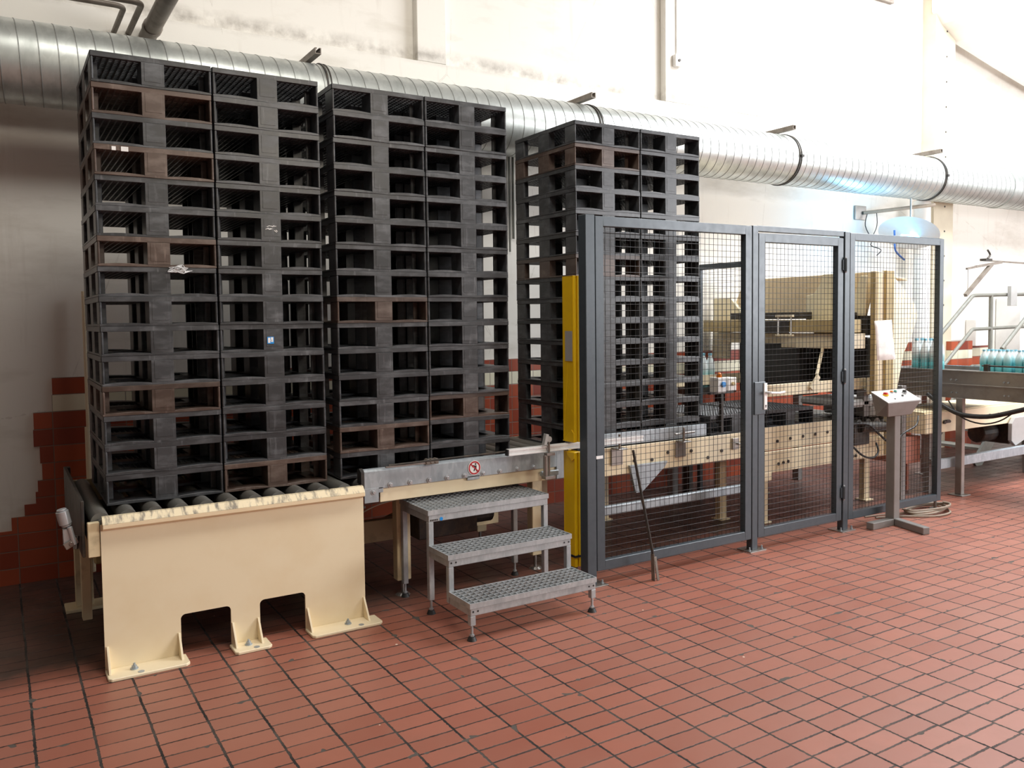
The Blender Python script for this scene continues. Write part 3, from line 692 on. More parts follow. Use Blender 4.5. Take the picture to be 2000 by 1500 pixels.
m = MB(); m.prism([(6.53, 2.12), (6.62, 2.10), (6.74, 2.02), (6.93, 1.86), (6.97, 1.75), (6.90, 1.60), (6.76, 1.40), (6.66, 1.05), (6.25, 1.05), (6.25, 1.20), (6.53, 1.20)], 'y', -0.10, -0.07); m.build('near_side_plate', 'pale', T, bevel=0.004)
m = MB(); m.box(6.30, 6.44, -0.118, -0.10, 1.10, 1.30); m.box(6.36, 6.38, -0.12, -0.10, 1.34, 1.40); m.build('latch_plate', 'olive', T, bevel=0.003)
m = MB(); m.box(4.95, 6.35, 0.0, 0.03, 1.09, 1.19); m.box(4.95, 6.35, 1.22, 1.25, 1.09, 1.19); m.each('side_guide_beam', 'cream', T, bevel=0.003)
m = MB(); m.box(6.40, 6.46, 0.03, 1.45, 1.02, 1.56); m.box(6.10, 6.40, 0.55, 1.30, 1.00, 1.50); m.build('rubber_apron', 'black', T, bevel=0.01)
m = MB(); m.bar((5.56, -0.02, 1.13), (5.66, -0.02, 1.24), 0.02, 0.045); m.bar((5.66, 0.0, 1.24), (6.0, 0.2, 1.48), 0.02, 0.04); m.build('diagonal_strut', 'cream', T, bevel=0.002)
m = MB()
for x in (5.05, 6.28, 6.85):
    for y in (0.0, 1.19):
        if x == 5.05 and y == 0: continue
        m.box(x, x+0.07, y-0.03, y+0.05, 0.0 if not (y == 0 and x < 6.5) else 0.84, 1.09)
m.each('leg', 'dgrey', T, bevel=0.003)
m = MB(); m.box(6.05, 6.75, -0.03, 0.5, 0.93, 1.0); m.box(6.38, 6.75, -0.03, 0.5, 0.825, 0.93); m.build('motor_cover', 'grey', T, bevel=0.02)
m = MB(); m.box(6.05, 6.26, -0.10, -0.053, 0.60, 0.80, 0); m.cyl((6.12, -0.10, 0.76), (6.50, -0.10, 0.74), 0.05, 14, mi=0); m.build('gear_motor', 'dark', T, bevel=0.004)
m = MB(); m.box(6.48, 6.54, -0.14, -0.09, 0.48, 1.05); m.build('chain_guard', 'creamold', T, bevel=0.003)
m = MB()
m.tube([(6.0, -0.12, 0.80), (6.15, -0.16, 0.79), (6.28, -0.18, 0.70), (6.42, -0.17, 0.62), (6.6, -0.15, 0.58)], 0.011, 8)
m.tube([(6.0, -0.12, 0.60), (6.07, -0.17, 0.52), (6.2, -0.18, 0.49), (6.32, -0.15, 0.53), (6.36, -0.1, 0.6)], 0.009, 8)
m.tube([(7.0, -0.1, 0.80), (6.9, -0.14, 0.72), (6.7, -0.14, 0.66), (6.6, -0.12, 0.55)], 0.008, 8)
m.build('cable', 'black', T)
m = MB(); m.box(7.10, 7.36, 0.1, 0.5, 0.30, 0.56); m.box(7.12, 7.15, 0.2, 0.24, 0.0, 0.3); m.box(7.3, 7.33, 0.2, 0.24, 0.0, 0.3)
tag(m.build('pump_housing', 'redtile'), 'red box-shaped pump housing low behind the control stand', 'pump')
bpy.data.objects['pump_housing'].data.materials.clear(); bpy.data.objects['pump_housing'].data.materials.append(simple('faded_red_paint', (0.50, 0.20, 0.14), 0.5))

# ================================================================ SAFETY FENCE
YF0, YF1 = -0.46, -0.41
def fence_panel(T, x0, x1, z0, z1, wl, wt):
    m = MB(); m.frame(x0, x1, z0, z1, wl, YF0, YF1); m.build('frame', 'anthracite', T, bevel=0.003)
    m = MB(); c = 0.0425; yw = -0.428
    xi0, xi1, zi0, zi1 = x0+wl-0.004, x1-wl+0.004, z0+wl-0.004, z1-wl+0.004
    n = int((xi1-xi0)/c); px = (xi1-xi0)/n
    for k in range(1, n): m.cyl((xi0+k*px, yw, zi0), (xi0+k*px, yw, zi1), 0.00165, 5, cap=False)
    n = int((zi1-zi0)/c); pz = (zi1-zi0)/n
    for k in range(1, n): m.cyl((xi0, yw-0.003, zi0+k*pz), (xi1, yw-0.003, zi0+k*pz), 0.00165, 5, cap=False)
    m.build('wire_mesh', 'wire', T, smooth=True)
T = thing('mesh_fence_panel', (3.6, -0.43, 0.09), 'wide anthracite mesh fence panel in front of the rightmost pallet stack', 'fence', 'dark wire mesh fence panels')
fence_panel(T, 2.885, 4.34, 0.092, 2.432, 0.065, 0.065)
m = MB(); m.box(2.88, 2.935, -0.463, -0.459, 0.842, 0.862); m.build('metal_strip', 'alu', T, label='short bright aluminium strip')
T = thing('mesh_fence_panel', (6.1, -0.43, 0.09), 'right-hand anthracite mesh fence panel behind the control stand', 'fence', 'dark wire mesh fence panels')
fence_panel(T, 5.478, 6.785, 0.085, 2.432, 0.060, 0.060)
m = MB(); m.cyl((6.74, -0.435, 0.012), (6.74, -0.435, 0.09), 0.012, 10); m.cyl((6.74, -0.435, 0), (6.74, -0.435, 0.016), 0.06, 20, 0.045); m.build('levelling_foot', 'stainless', T)
T = thing('fence_door', (4.9, -0.43, 0.09), 'anthracite mesh door with lever handle in the safety fence', 'door')
fence_panel(T, 4.412, 5.392, 0.092, 2.385, 0.066, 0.066)
m = MB(); m.box(4.36, 4.478, -0.472, -0.455, 1.03, 1.275); m.build('lock_case', 'anthracite', T, bevel=0.003)
m = MB(); m.box(4.452, 4.485, -0.482, -0.472, 1.065, 1.265); m.build('handle_plate', 'alu', T, bevel=0.002)
m = MB(); m.cyl((4.468, -0.482, 1.195), (4.468, -0.525, 1.195), 0.010, 12); m.elbow([(4.468, -0.525, 1.195), (4.56, -0.527, 1.188), (4.63, -0.520, 1.192)], 0.009, 0.02); m.build('lever_handle', 'alu', T, smooth=True)
m = MB(); m.cyl((4.468, -0.4825, 1.095), (4.468, -0.484, 1.095), 0.006, 10); m.box(4.465, 4.471, -0.484, -0.4825, 1.080, 1.095); m.build('keyhole', 'black', T)
for z in (2.12, 1.22, 0.27):
    m = MB(); m.cyl((5.403, -0.474, z), (5.403, -0.474, z+0.10), 0.014, 12); m.box(5.375, 5.43, -0.470, -0.456, z+0.01, z+0.09); m.sphere((5.403, -0.474, z+0.106), 0.009, 8, mi=1); m.sphere((5.403, -0.474, z-0.004), 0.009, 8, mi=1)
    m.build('hinge', ['anthracite', 'chrome'], T)
m = MB(); m.box(4.40, 5.395, YF0, YF1, 2.398, 2.44); T2 = thing('fence_lintel', (4.9, -0.435, 2.39), 'anthracite bar spanning above the mesh door', 'beam'); m.build('bar', 'anthracite', T2, bevel=0.002)
def fpost(x0, x1, label, foot=True, deep=False):
    T = thing('fence_post', ((x0+x1)/2, -0.435, 0), label, 'post', 'anthracite fence posts')
    m = MB(); m.box(x0, x1, -0.462 if not deep else -0.465, -0.405 if not deep else -0.385, 0.006, 2.438); m.build('post', 'anthracite', T, bevel=0.003)
    m = MB(); m.box(x0-0.055 if not deep else x0, x1+0.055 if not deep else x1+0.07, -0.50, -0.36, 0, 0.007); m.build('foot_plate', 'stainless', T, bevel=0.001)
    m = MB()
    for bx in ((x0-0.035, x1+0.035) if not deep else (x1+0.04,)): m.cyl((bx, -0.47, 0.007), (bx, -0.47, 0.035), 0.006, 8); m.cyl((bx, -0.47, 0.007), (bx, -0.47, 0.016), 0.011, 6)
    m.build('anchor_bolt', 'galv', T)
fpost(2.802, 2.877, 'broad anthracite fence post beside the yellow light curtain column', deep=True)
fpost(4.346, 4.406, 'anthracite fence post on the handle side of the mesh door')
fpost(5.408, 5.472, 'anthracite fence post on the hinge side of the mesh door')
# lintel segment above hinge etc. paper notice
m = MB()
q = [(5.785, -0.468, 1.715), (6.02, -0.468, 1.722), (6.075, -0.470, 1.386), (5.835, -0.466, 1.384)]
n_ = 6; vs = []; fs = []
for i in range(n_+1):
    for j in range(n_+1):
        u, v_ = i/n_, j/n_
        a = Vector(q[0]).lerp(Vector(q[1]), u); b = Vector(q[3]).lerp(Vector(q[2]), u); p = a.lerp(b, v_)
        p.y -= 0.010*math.sin(u*3.0)*math.sin(v_*2.6)+0.004*math.sin(u*9+v_*4); vs.append(p)
for i in range(n_):
    for j in range(n_): k = i*(n_+1)+j; fs.append((k, k+n_+1, k+n_+2, k+1))
m.add(vs, fs); PN = tag(m.build('paper_notice', 'paper', smooth=True), 'blank white paper sheet hanging on the right-hand fence panel', 'paper')
sd = PN.modifiers.new('thickness', 'SOLIDIFY'); sd.thickness = 0.0006

# yellow light curtain column
T = thing('light_curtain_column', (2.83, -0.27, 0), 'tall yellow light curtain column at the left end of the fence', 'post')
xa, xb, ya, yb = 2.80, 2.862, -0.325, -0.205
def ycol(z0, z1, cz0, cz1, nm):
    m = MB()
    pts = [(yb, z0+(0.10 if cz0 else 0)), (ya, z0)] if cz0 else [(yb, z0), (ya, z0)]
    if cz0: pts = [(ya+0.115, z0), (ya, z0), ]
    m = MB(); m.box(xa, xa+0.005, ya, yb, z0, z1); m.box(xa, xb, yb-0.005, yb, z0, z1)
    m.box(xa, xa+0.022, ya-0.004, ya+0.008, z0, z1); m.box(xa+0.034, xb, ya-0.004, ya+0.008, z0, z1); m.box(xa+0.015, xa+0.04, ya+0.010, ya+0.016, z0, z1); m.box(xb-0.005, xb, ya+0.008, yb, z0, z1)
    m.box(xa, xb, ya, yb, z1-0.003, z1)
    if cz0: m.prism([(ya-0.006, z0), (ya-0.006, z0+0.06), (ya+0.02, z0+0.085), (yb, z0+0.005), (yb, z0)], 'x', xa-0.006, xa-0.001)
    if cz1: m.prism([(ya-0.006, z1), (ya-0.006, z1-0.04), (ya+0.02, z1-0.06), (yb-0.02, z1)], 'x', xa-0.006, xa-0.001)
    m.build(nm, 'yellow', T, bevel=0.0015)
ycol(0.943, 2.05, True, False, 'upper_housing'); ycol(0.10, 0.875, False, True, 'lower_housing')
m = MB(); m.box(xa+0.01, xb-0.01, ya+0.04, yb-0.01, 0.0, 0.10); m.box(xa+0.005, xa+0.03, yb-0.014, yb-0.006, 0.84, 0.97); m.build('base', 'dark', T)
m = MB(); m.box(xa-0.0022, xa, -0.325+0.01, -0.235, 1.485, 1.685); m.build('sticker', 'grey', T, label='silver type plate')
m = MB(); m.box(xa-0.003, xb+0.002, ya-0.007, yb+0.003, 0.165, 0.180); m.build('cable_tie', 'black', T)

# leaning rod
T = thing('steel_rod', (3.26, -0.57, 0), 'dark rusty steel rod leaning against the wide fence panel', 'rod')
m = MB(); m.bar((3.268, -0.588, 0.12), (3.188, -0.467, 0.875), 0.016, 0.016); m.build('shaft', 'dark', T, bevel=0.002)
m = MB(); m.bar((3.256, -0.590, 0.0), (3.256, -0.582, 0.18), 0.005, 0.034, up=(0, 1, 0)); m.bar((3.284, -0.607, 0.002), (3.272, -0.590, 0.16), 0.006, 0.020, up=(1, 0, 0)); m.build('fork_end', 'rust', T, bevel=0.001)

# ================================================================ STEP STOOL
T = thing('step_stool', (2.13, -0.4, 0), 'three-step galvanised stool with grating treads in front of the conveyor', 'step stool')
X0, X1 = 1.70, 2.572
levels = [(-0.857, -0.604, 0.21, 'lower'), (-0.606, -0.352, 0.42, 'middle'), (-0.354, 0.060, 0.63, 'upper')]
for y0, y1, z, nm in levels:
    m = MB(); t = 0.028; e = 0.006
    m.box(X0, X1, y0, y0+e, z-t, z+0.002); m.box(X0, X1, y1-e, y1, z-t, z+0.002); m.box(X0, X0+e, y0+e, y1-e, z-t, z+0.002); m.box(X1-e, X1, y0+e, y1-e, z-t, z+0.002)
    nx = 22; ny = max(2, round((y1-y0)/0.040))
    for k in range(1, nx): x = X0+(X1-X0)*k/nx; m.box(x-0.0019, x+0.0019, y0+e, y1-e, z-0.027, z)
    for k in range(1, ny): y = y0+(y1-y0)*k/ny; m.box(X0+e, X1-e, y-0.0022, y+0.0022, z-0.027, z)
    # serrations
    for k in range(1, ny):
        y = y0+(y1-y0)*k/ny
        for j in range(nx): x = X0+(X1-X0)*(j+0.5)/nx; m.prism([(x-0.010, z), (x+0.010, z), (x+0.006, z+0.002), (x-0.006, z+0.002)], 'y', y-0.0022, y+0.0022)
    m.build('grating_tread', 'step', T)
    m = MB(); h = 0.042; zt = z-t
    m.box(X0+0.005, X1-0.005, y0+0.004, y0+0.030, zt-h, zt); m.box(X0+0.004, X0+0.034, y0+0.030, y1-0.004, zt-h, zt); m.box(X1-0.034, X1-0.004, y0+0.030, y1-0.004, zt-h, zt)
    m.build('tread_frame', 'step', T, bevel=0.003)
    m = MB()
    for bx in (X0+0.022, X0+0.052, X1-0.022, X1-0.055):
        if nm != 'upper': m.cyl((bx, y0+0.004, zt-0.018), (bx, y0+0.0025, zt-0.018), 0.0055, 10)
    if nm != 'upper': m.build('bolt', 'black', T)
def sleg(x, y, ztop, foot=True, zb=0.085):
    m = MB(); m.box(x, x+0.034, y, y+0.034, zb, ztop); m.build('leg', 'step', T, bevel=0.003)
    m = MB(); m.cyl((x+0.017, y+0.017, 0.012), (x+0.017, y+0.017, zb), 0.0075, 10); m.cyl((x+0.017, y+0.017, 0.0), (x+0.017, y+0.017, 0.022), 0.028, 18, 0.018, mi=1); m.cyl((x+0.017, y+0.017, 0.024), (x+0.017, y+0.017, 0.034), 0.014, 6)
    m.build('levelling_foot', ['step', 'black'], T, smooth=True)
for x in (X0+0.004, X1-0.038):
    sleg(x, -0.853, 0.14); sleg(x, -0.350, 0.56); sleg(x, 0.022, 0.56)
    m = MB(); m.box(x, x+0.034, -0.602, -0.568, 0.14, 0.35); m.build('leg', 'step', T, bevel=0.003)
m = MB(); m.cyl((1.79, -0.352, 0.573), (1.79, -0.3505, 0.573), 0.011, 16); m.build('sticker', 'blue', T, label='round blue sticker')
m = MB()
for k in range(5): m.box(1.715+k*0.011, 1.722+k*0.011, -0.3512, -0.350, 0.566, 0.576)
m.build('stamped_lettering', 'screw', T)

# ================================================================ CONTROL STAND
T = thing('control_stand', (5.98, -0.55, 0), 'grey pedestal control panel with coloured buttons in front of the fence', 'control panel')
m = MB(); m.box(5.905, 5.985, -0.585, -0.505, 0.0, 0.93); m.build('pole', 'dgrey', T, bevel=0.004)
m = MB(); m.box(5.63, 5.985, -0.585, -0.520, 0.0, 0.058); m.bar((5.955, -0.56, 0.029), (5.86, -0.90, 0.029), 0.065, 0.058); m.build('base', 'dgrey', T, bevel=0.004)
m = MB()
# tapered desk box: lower end narrow, sloping white lid
b0 = [(5.79, -0.60, 0.925), (6.11, -0.60, 0.925), (6.11, -0.49, 0.925), (5.79, -0.49, 0.925)]
b1 = [(5.735, -0.635, 1.045), (6.19, -0.635, 1.045), (6.19, -0.475, 1.125), (5.735, -0.475, 1.125)]
m.add(b0+b1, [(3, 2, 1, 0), (4, 5, 6, 7), (0, 1, 5, 4), (1, 2, 6, 5), (2, 3, 7, 6), (3, 0, 4, 7)]); m.build('desk_box', 'dgrey', T, bevel=0.004)
def lid(x, y, h): return (x, y, 1.045+(y+0.635)*0.5+h)
m = MB(); c0 = [lid(5.737, -0.633, 0.001), lid(6.188, -0.633, 0.001), lid(6.188, -0.477, 0.001), lid(5.737, -0.477, 0.001)]; c1 = [(x, y, z+0.004) for x, y, z in c0]
m.add(c0+c1, [(3, 2, 1, 0), (4, 5, 6, 7), (0, 1, 5, 4), (1, 2, 6, 5), (2, 3, 7, 6), (3, 0, 4, 7)]); m.build('lid', 'white', T)
def btn(x, y, r, h, mat, nm):
    m = MB(); m.cyl(lid(x, y, 0.005), lid(x, y, 0.005+h*0.4), r*1.15, 16, mi=1); m.cyl(lid(x, y, 0.005+h*0.4), lid(x, y, 0.005+h), r, 16, r*0.85); m.build(nm, [mat, 'chrome' if mat != 'red' else 'yellow'], T, smooth=True)
btn(5.835, -0.545, 0.022, 0.026, 'red', 'stop_button'); btn(5.96, -0.515, 0.014, 0.018, 'orange', 'orange_button'); btn(6.01, -0.515, 0.014, 0.018, 'green', 'green_button')
btn(6.10, -0.54, 0.018, 0.030, 'black', 'joystick'); btn(6.02, -0.575, 0.010, 0.015, 'black', 'selector_switch'); btn(5.88, -0.60, 0.009, 0.006, 'black', 'small_switch')
# cable coil on the floor
m = MB(); pts = []
for k in range(46):
    a = k*0.42; rr = 0.20+0.03*math.sin(k*0.9); pts.append((6.60+rr*1.25*math.cos(a), -0.44+rr*0.62*math.sin(a), 0.012+0.0016*k*0.6))
m.tube(pts, 0.0085, 6, smooth=2); m.tube([(6.0, -0.35, 0.010), (6.2, -0.42, 0.010), (6.45, -0.60, 0.012), (6.7, -0.60, 0.012), (6.85, -0.45, 0.012)], 0.0085, 6)
m.tube([(5.95, -0.28, 0.010), (6.2, -0.33, 0.010), (6.5, -0.50, 0.026), (6.8, -0.52, 0.03), (6.92, -0.35, 0.012)], 0.007, 6)
tag(m.build('cable_coil', 'cable', smooth=True), 'loose coil of brown cables lying around the fence foot', 'cable')

# ================================================================ SPIRAL DUCT
YD, ZD, RD = 1.30, 3.4137, 0.2569
T = thing('ventilation_duct', (4.0, YD, ZD), 'long galvanised spiral ventilation duct running along the back wall', 'duct')
m = MB(); m.cyl((-6, YD, ZD), (15.5, YD, ZD), RD, 64, cap=False); m.build('pipe', 'duct', T, smooth=True)
m = MB(); pitch = 0.106; x = -5.9; n_ = 40; vs = []; fs = []; tot = int((15.4+5.9)/pitch*n_)
for i in range(tot+1):
    a = 2*PI*i/n_; xx = -5.9+pitch*i/n_
    cc, ss = -math.cos(a), -math.sin(a)
    for dr, dx in ((-0.001, -0.004), (0.0028, -0.0022), (0.0028, 0.0022), (-0.001, 0.004)): vs.append((xx+dx, YD+(RD+dr)*cc, ZD+(RD+dr)*ss*1.0))
for i in range(tot):
    for k in range(3): fs.append((i*4+k, i*4+k+1, (i+1)*4+k+1, (i+1)*4+k))
# seams lean to the right going down on the room side
vs = [(x_, y_, 2*ZD-z_) for x_, y_, z_ in vs] if False else vs
m.add(vs, fs); m.build('spiral_seam', 'seam', T, smooth=True)
def ringband(m, x, r, w, t):
    n = 48; vs = []; fs = []
    for i in range(n):
        a = 2*PI*i/n
        for rr, dx in ((r, -w), (r+t, -w), (r+t, w), (r, w)): vs.append((x+dx, YD+rr*math.cos(a), ZD+rr*math.sin(a)))
    for i in range(n):
        j = (i+1) % n
        for k in range(4): fs.append((i*4+k, j*4+k, j*4+(k+1) % 4, i*4+(k+1) % 4))
    m.add(vs, fs)
for x in (10.9, 12.05):
    m = MB(); ringband(m, x, RD, 0.05, 0.010); m.build('coupling', 'duct', T, smooth=True)
wheres = ['above the second pallet column', 'left of the rightmost pallet stack', 'above the wide fence panel', 'beside the beige column', 'far left']
for i, x in enumerate((1.66, 4.13, 6.72, 9.32)):
    B = thing('duct_bracket', (x, 1.74, ZD+RD+0.03), 'steel duct bracket with clamp ring '+wheres[i], 'bracket', 'brackets holding the spiral duct')
    m = MB(); m.box(x-0.10, x-0.055, 1.06, 1.75, ZD+RD+0.010, ZD+RD+0.016); m.box(x-0.10, x-0.094, 1.06, 1.75, ZD+RD+0.016, ZD+RD+0.055); m.box(x-0.061, x-0.055, 1.06, 1.75, ZD+RD+0.016, ZD+RD+0.055)
    m.box(x-0.094, x-0.086, 1.06, 1.75, ZD+RD+0.05, ZD+RD+0.055); m.box(x-0.069, x-0.061, 1.06, 1.75, ZD+RD+0.05, ZD+RD+0.055)
    m.build('strut', 'rust', B)
    m = MB(); ringband(m, x-0.012, RD+0.001, 0.006, 0.009); ringband(m, x+0.016, RD+0.001, 0.004, 0.007); m.box(x-0.014, x+0.02, YD-RD-0.03, YD-RD, ZD-0.012, ZD+0.012); m.build('clamp_ring', 'dark', B)

# pipes above the duct
m = MB(); m.elbow([(0.33, 1.83, 3.834), (0.33, 1.20, 3.834), (-5.9, 1.20, 3.834)], 0.018, 0.07); tag(m.build('wall_pipe', 'rust', smooth=True), 'leftmost thin brown pipe bending above the duct', 'pipe', 'pipes above the duct')
m = MB(); m.elbow([(0.425, 1.83, 3.842), (0.425, 1.10, 3.842), (-5.9, 1.10, 3.842)], 0.020, 0.07); tag(m.build('wall_pipe', 'rust', smooth=True), 'middle thin brown pipe bending above the duct', 'pipe', 'pipes above the duct')
m = MB(); m.elbow([(0.55, 1.83, 3.835), (0.55, 0.40, 3.835), (0.55, 0.40, 6.5)], 0.058, 0.2, 18); m.cyl((0.55, 1.50, 3.835), (0.55, 1.56, 3.835), 0.066, 18); tag(m.build('wall_pipe', 'rust', smooth=True), 'thick brown insulated pipe above the leftmost pallets', 'pipe', 'pipes above the duct')
# conduit with box
T = thing('wall_conduit', (5.66, 1.745, 4.35), 'thin white conduit with small switch box high on the wall', 'conduit')
m = MB(); m.cyl((5.655, 1.74, 4.46), (5.655, 1.74, 6.5), 0.007, 8); m.build('conduit', 'white', T)
m = MB(); m.box(5.605, 5.70, 1.70, 1.75, 4.345, 4.465); m.build('switch_box', 'white', T, bevel=0.004)
m = MB(); m.cyl((5.655, 1.70, 4.405), (5.655, 1.69, 4.405), 0.015, 10); m.build('rotary_knob', 'screw', T)
# vertical conduits seen between the stacks
m = MB()
for dx, r in ((0, 0.013), (0.045, 0.009), (0.085, 0.012)): m.cyl((3.55+dx, 1.73, 2.25+dx*3), (3.55+dx, 1.73, 3.35), r, 8)
tag(m.build('cable_conduit', 'rail'), 'bundle of vertical conduits on the wall between the pallet stacks', 'conduit')
m = MB(); m.cyl((0.068, 1.70, 0.02), (0.068, 1.70, 2.0), 0.014, 10); m.cyl((0.063, 1.70, 0.02), (0.063, 1.70, 1.05), 0.02, 10)
tag(m.build('water_pipe', 'cream'), 'thin cream vertical pipe on the tiled wall left of the pallets', 'pipe')
# wall plate with arm
T = thing('pipe_bracket', (8.66, 1.74, 2.93), 'square steel wall plate with pipe arm under the duct', 'bracket')
m = MB(); m.box(8.56, 8.77, 1.725, 1.75, 2.93, 3.10); m.build('wall_plate', 'stainless', T, bevel=0.003)
m = MB(); m.cyl((8.70, 1.72, 3.015), (9.35, 1.20, 3.09), 0.022, 12); m.build('arm', 'cable', T)
m = MB(); m.tube([(8.74, 1.69, 3.01), (8.66, 1.66, 2.85), (8.70, 1.6, 2.68), (8.62, 1.55, 2.6), (8.74, 1.5, 2.55), (8.66, 1.5, 2.48)], 0.006, 6)
m.tube([(8.82, 1.62, 3.02), (8.80, 1.6, 2.85), (8.70, 1.6, 2.70)], 0.005, 6); m.build('cable', 'black', T)
m = MB(); m.cyl((9.60, 1.52, 0.0), (9.60, 1.52, 3.19), 0.10, 28); tag(m.build('down_pipe', 'white', smooth=True), 'round pale vertical pipe just left of the beige column', 'pipe')
T = thing('insect_lamp', (8.75, 1.30, 2.70), 'white cone shaded lamp with blue ultraviolet tube hanging under the duct', 'lamp')
m = MB(); m.cyl((9.02, 1.30, 2.865), (8.95, 1.28, 2.74), 0.03, 32, 0.34); m.build('shade', 'white', T, smooth=True)
m = MB(); m.cyl((9.02, 1.30, 2.86), (9.02, 1.30, 3.158), 0.012, 8); m.build('rod', 'stainless', T)
m = MB(); m.cyl((8.72, 1.22, 2.70), (9.15, 1.22, 2.70), 0.014, 10); m.cyl((8.95, 1.24, 2.70), (8.95, 1.24, 2.75), 0.02, 8); m.build('tube', 'uv', T)
m = MB(); m.tube([(8.70, 1.3, 2.765), (8.71, 1.3, 2.65), (8.73, 1.3, 2.52), (8.90, 1.3, 2.42)], 0.011, 8); m.build('hanging_hose', 'bluehose', T, smooth=True, label='dark blue hanging hose')  # a blue hose, hung here from the lamp shade
lp = bpy.data.lights.new('uv_lamp_light', 'POINT'); lp.energy = 20; lp.color = (0.15, 0.6, 1.0); lp.shadow_soft_size = 0.1
lo = bpy.data.objects.new('uv_lamp_light', lp); COL.objects.link(lo); lo.location = (8.15, 1.15, 2.84)

# ================================================================ BOTTLE CONVEYOR (right)
T = thing('bottle_conveyor', (7.9, -0.9, 0), 'stainless steel bottle conveyor crossing at the right edge', 'conveyor')
ya, yb = -3.2, 0.75
m = MB(); m.box(7.50, 7.512, ya, yb, 1.085, 1.215); m.box(7.488, 7.52, ya, yb, 1.205, 1.220); m.box(7.485, 7.512, ya, yb, 1.075, 1.087); m.box(7.515, 7.527, ya, yb, 0.945, 1.075); m.box(8.30, 8.312, ya, yb, 0.945, 1.215); m.box(7.50, 8.312, yb-0.01, yb, 0.945, 1.2)
m.build('side_frame', 'stainless', T, bevel=0.002)
m = MB(); m.box(7.527, 8.30, ya, yb-0.01, 1.150, 1.178); m.build('belt', 'dark', T)
m = MB(); m.cyl((7.53, ya, 1.27), (7.53, -0.40, 1.27), 0.008, 8)
for y in (-0.45, -1.2, -2.0, -2.8): m.box(7.50, 7.545, y-0.02, y+0.02, 1.215, 1.285)
m.build('side_guide', 'dark', T)
for x, y in ((7.49, -0.21), (8.25, 0.62), (7.49, -2.8), (8.25, -2.8)):
    m = MB(); m.box(x, x+0.055, y-0.03, y+0.035, 0.01, 0.95); m.box(x-0.05, x+0.10, y-0.07, y+0.08, 0, 0.01); m.build('leg', 'stainless', T, bevel=0.004)
m = MB()
m.tube([(7.47, 0.10, 0.97), (7.45, -0.05, 0.88), (7.44, -0.25, 0.80), (7.44, -0.50, 0.80), (7.45, -0.72, 0.86), (7.47, -0.95, 0.94)], 0.022, 10)
m.tube([(7.46, -0.12, 0.92), (7.44, -0.25, 0.78), (7.43, -0.45, 0.73), (7.43, -0.62, 0.77), (7.45, -0.75, 0.87)], 0.007, 8)
m.build('cable_loop', 'black', T, smooth=True)
m = MB()
for y in (-0.12, -0.17, -0.62, -0.66):
    for z in (1.125, 1.0): m.cyl((7.50 if z > 1.08 else 7.515, y, z), (7.49 if z > 1.08 else 7.505, y, z), 0.009, 8)
m.each('frame_bolt', 'galv', T)
def bottle_mesh(h=0.31, r=0.04):
    prof = [(0.0, 0), (r*0.85, 0), (r, 0.012), (r, h*0.28), (r*0.94, h*0.32), (r*0.94, h*0.36), (r, h*0.40), (r, h*0.62), (r*0.8, h*0.76), (r*0.40, h*0.90), (r*0.36, h*0.94)]
    n = 12; m = MB(); vs = []; fs = []
    for rr, z in prof:
        for k in range(n): a = 2*PI*k/n; vs.append((rr*math.cos(a), rr*math.sin(a), z))
    for i in range(len(prof)-1):
        for k in range(n): fs.append((i*n+k, i*n+(k+1) % n, (i+1)*n+(k+1) % n, (i+1)*n+k))
    m.add(vs, fs); me = m.mesh('bottle', smooth=True); me.materials.append(MAT['bottle'])
    c = MB(); c.cyl((0, 0, h*0.94), (0, 0, h), r*0.42, 12); cm = c.mesh('cap'); cm.materials.append(MAT['cap'])
    return me, cm
BM = {0.34: bottle_mesh(0.34, 0.046), 0.235: bottle_mesh(0.235, 0.036)}
def pack(x, y, z, h, nx, ny, label):
    T = thing('bottle_pack', (x, y, z), label, 'bottle pack', 'packs of water bottles')
    r = 0.046 if h > 0.3 else 0.036
    for i in range(nx):
        for j in range(ny):
            b = bpy.data.objects.new('bottle', BM[h][0]); COL.objects.link(b); b.parent = T; b.location = (i*2*r*1.02, j*2*r*1.02, 0)
            c = bpy.data.objects.new('cap', BM[h][1]); COL.objects.link(c); c.parent = b
pack(7.62, 0.13, 1.179, 0.34, 2, 3, 'pack of tall teal water bottles seen through the right-hand fence panel')
pack(7.78, -0.50, 1.179, 0.235, 3, 4, 'pack of small teal water bottles nearest the right fence edge')
pack(7.78, -0.83, 1.179, 0.235, 3, 4, 'pack of small teal water bottles second from the fence edge')
pack(7.78, -1.16, 1.179, 0.235, 3, 4, 'pack of small teal water bottles at the right picture edge')
pack(5.50, 1.30, 1.06, 0.34, 3, 2, 'pack of teal water bottles behind the two push button boxes')
m = MB(); m.box(5.35, 5.95, 1.20, 1.50, 1.0, 1.06); m.box(5.40, 5.45, 1.3, 1.4, 0, 1.0); m.box(5.85, 5.90, 1.3, 1.4, 0, 1.0); tag(m.build('bottle_shelf', 'dark'), 'small dark shelf against the wall carrying water bottles', 'shelf')
